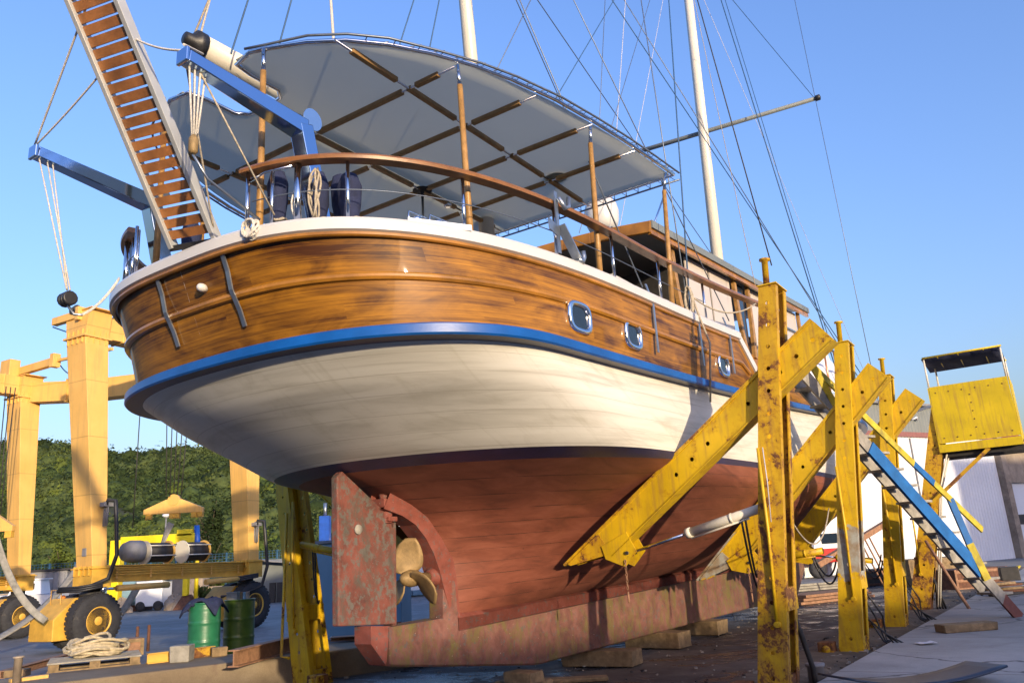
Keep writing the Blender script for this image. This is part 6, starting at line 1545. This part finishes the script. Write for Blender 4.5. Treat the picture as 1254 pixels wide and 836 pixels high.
def tree(x, Y, ytop, wpx, mat, label, cat='tree', n=900, name='tree'):
    p = wy(x, 700, Y); zt = float(wy(x, ytop, Y)[2]); zb = max(0., hill_h(float(p[0]), float(p[1])) if Y > 56 else 0.); h = max(1.2, zt-zb); r = wpx/CF*Y/2
    t = root(name, (float(p[0]), float(p[1]), zb), 0, label, cat, 'trees and bushes at the foot of the hill')
    rr = random.Random(int(x*7+Y)); tk_ = MB(); tk_.tube([(0, 0, -.3), (.05, 0, h*.3), (.1, .05, h*.62)], .10*h/4+.04, 8, r2=.03)
    for k in range(6): a = rr.uniform(0, 6.28); tk_.tube([(.05, 0, h*(.25+.05*k)), (math.cos(a)*r*.4, math.sin(a)*r*.4, h*(.5+.05*k)), (math.cos(a)*r*.75, math.sin(a)*r*.75, h*(.62+.05*k))], .05, 6, r2=.012)
    tk_.build('trunk', 'bark', t); mb = MB()
    for k in range(9):
        a = rr.uniform(0, 6.28); q = rr.uniform(0, .55)*r; leaf_clump(mb, (math.cos(a)*q, math.sin(a)*q, h*(.22+.045*k)), r*.55, h*.30, n//9, .035*r+.06, rr)
    mb.build('crown', mat, t)
tree(256, 62, 598, 52, 'leaf_dark', 'round dark holm oak above the winch drums on the slope', n=2600)
tree(258, 58, 640, 44, 'leaf_dark', 'dark bushy tree just below the round oak', n=2000)
tree(262, 54, 678, 46, 'leaf_light', 'light green bush left of the right gantry column', n=2000)
tree(74, 60, 655, 40, 'leaf_light', 'pale green bush left of the near gantry column', n=1800)
tree(170, 60, 640, 30, 'leaf_mid', 'mid green bush behind the yellow crane boom', n=1400)
tree(330, 60, 655, 34, 'leaf_mid', 'green bush between the gantry and the port stand', n=1400)
tree(250, 43, 712, 30, 'leaf_dark', 'small dark bush behind the green drums', 'bush', 1400, 'bush')
tree(1246, 60, 556, 46, 'leaf_dark', 'dark tree showing past the booth at the right edge', n=1600)
rr = random.Random(31)
for k, (x, lab) in enumerate(((141, 'brown boulder behind the near wheel'), (152, 'low rubble rock beside the tank'), (214, 'grey boulder right of the box trailer'), (221, 'brown boulder below the crane hook'))):
    p = at0(x, 42); mb = MB(); rows = []
    for i in range(7):
        th = PI/2*i/6; rows.append([(math.cos(th)*math.cos(a)*.5*rr.uniform(.8, 1.15), math.cos(th)*math.sin(a)*.45*rr.uniform(.8, 1.15), math.sin(th)*.75*rr.uniform(.85, 1.1)) for a in np.linspace(0, 2*PI, 11)[:-1]])
    mb.grid(rows, 0, smooth=False, close=True); o = mb.build('boulder', 'pillar'); o.location = p; tag(o, lab, 'boulder', 'boulders behind the gantry')

mb = MB(); rows = []
for i in range(73):                                   # added unseen ridge hiding sky glow from hull reflections, lower where the sun stands
    a = math.radians(100+160*i/72); dx, dy = math.sin(a), math.cos(a); da = abs((math.degrees(math.atan2(.45, -.893))-math.degrees(a)+180) % 360-180)
    el = 6.3+min(9, max(0, da-9)*.35)+.8*mn.noise(Vector((i*.35, 0, 2))); rad = 190+20*math.sin(i*.3)
    rows.append([(dx*(rad-55), dy*(rad-55), -1), (dx*(rad-30), dy*(rad-30), rad*math.tan(math.radians(el))*.55), (dx*rad, dy*rad, rad*math.tan(math.radians(el))), (dx*(rad+60), dy*(rad+60), -1)])
mb.grid(rows, 0); struct(mb.build('glow_hiding_ridge', 'hill'))
# ================================================================== unseen buildings added behind the camera to shade ground and shed
SUN_AZ = Vector((.45, -.893, 0)).normalized()
ww = root('ground_shade_building', (float(SUN_AZ.x*24), float(SUN_AZ.y*24)+8, 0), math.atan2(SUN_AZ.y, SUN_AZ.x)+PI/2, 'unseen long low building added behind the viewer to shade the ground', 'shade blocker')  # added out of view to keep the low sun off the slipway ground
WH = 4.25
MB().box((0, -6, WH/2), (70, 12, WH)).build('wall', 'housewall', ww); MB().box((0, -6, WH+.06), (70.6, 12.6, .12)).build('roof', 'grey', ww)
th = root('shed_shade_building', (42., 2., 0), .5, 'unseen tall building added right of the viewer to shade the white shed', 'hall')  # added out of view so that its shade falls on the white shed
MB().box((4, -3, 5.4), (9, 14, 10.8)).build('wall', 'housewall', th); MB().box((4, -3, 10.9), (9.4, 14.4, .15)).build('roof', 'grey', th)

# ================================================================== LIGHT, SKY, CAMERA
EL = math.radians(8.5)
w = bpy.data.worlds.new('World'); scene.world = w; w.use_nodes = True; nt = w.node_tree; nt.nodes.clear()
out = nt.nodes.new('ShaderNodeOutputWorld'); bg = nt.nodes.new('ShaderNodeBackground'); sky = nt.nodes.new('ShaderNodeTexSky'); sky.sky_type = 'NISHITA'; sky.sun_disc = False
sky.sun_elevation = EL; sky.sun_rotation = math.atan2(SUN_AZ.x, SUN_AZ.y); sky.air_density = 1.5; sky.dust_density = 3.; sky.ozone_density = 4.0; sky.altitude = 0
bg.inputs[1].default_value = .15; hs_ = nt.nodes.new('ShaderNodeHueSaturation'); hs_.inputs['Hue'].default_value = .5; hs_.inputs['Saturation'].default_value = 1.; hs_.inputs['Value'].default_value = 1.25; nt.links.new(sky.outputs[0], hs_.inputs['Color'])
mu_ = nt.nodes.new('ShaderNodeMix'); mu_.data_type = 'RGBA'; mu_.blend_type = 'MULTIPLY'; mu_.inputs[0].default_value = 1.; mu_.inputs[7].default_value = (.82, .76, 1., 1); nt.links.new(hs_.outputs[0], mu_.inputs[6]); nt.links.new(mu_.outputs[2], bg.inputs[0]); nt.links.new(bg.outputs[0], out.inputs[0])
sl_ = bpy.data.lights.new('sun', 'SUN'); sl_.energy = 2.0; sl_.angle = math.radians(.9); sl_.color = (1., .81, .55); so = bpy.data.objects.new('sun', sl_); C.objects.link(so)
dv = Vector((SUN_AZ.x*math.cos(EL), SUN_AZ.y*math.cos(EL), math.sin(EL))); so.rotation_euler = dv.to_track_quat('Z', 'Y').to_euler()
cam = bpy.data.cameras.new('camera'); cam.sensor_width = 36; cam.lens = 36*CF/1254; cam.clip_end = 3000; cam.clip_start = .05
co = bpy.data.objects.new('camera', cam); C.objects.link(co)
m4 = Matrix(((_R[0], _U[0], -_F[0], 0), (_R[1], _U[1], -_F[1], 0), (_R[2], _U[2], -_F[2], CH), (0, 0, 0, 1))); co.matrix_world = m4
scene.camera = co
scene.view_settings.view_transform = 'Standard'; scene.view_settings.look = 'None'; scene.view_settings.exposure = 1.5; scene.view_settings.gamma = 1.
scene.cycles.max_bounces = 6; scene.cycles.use_denoising = True
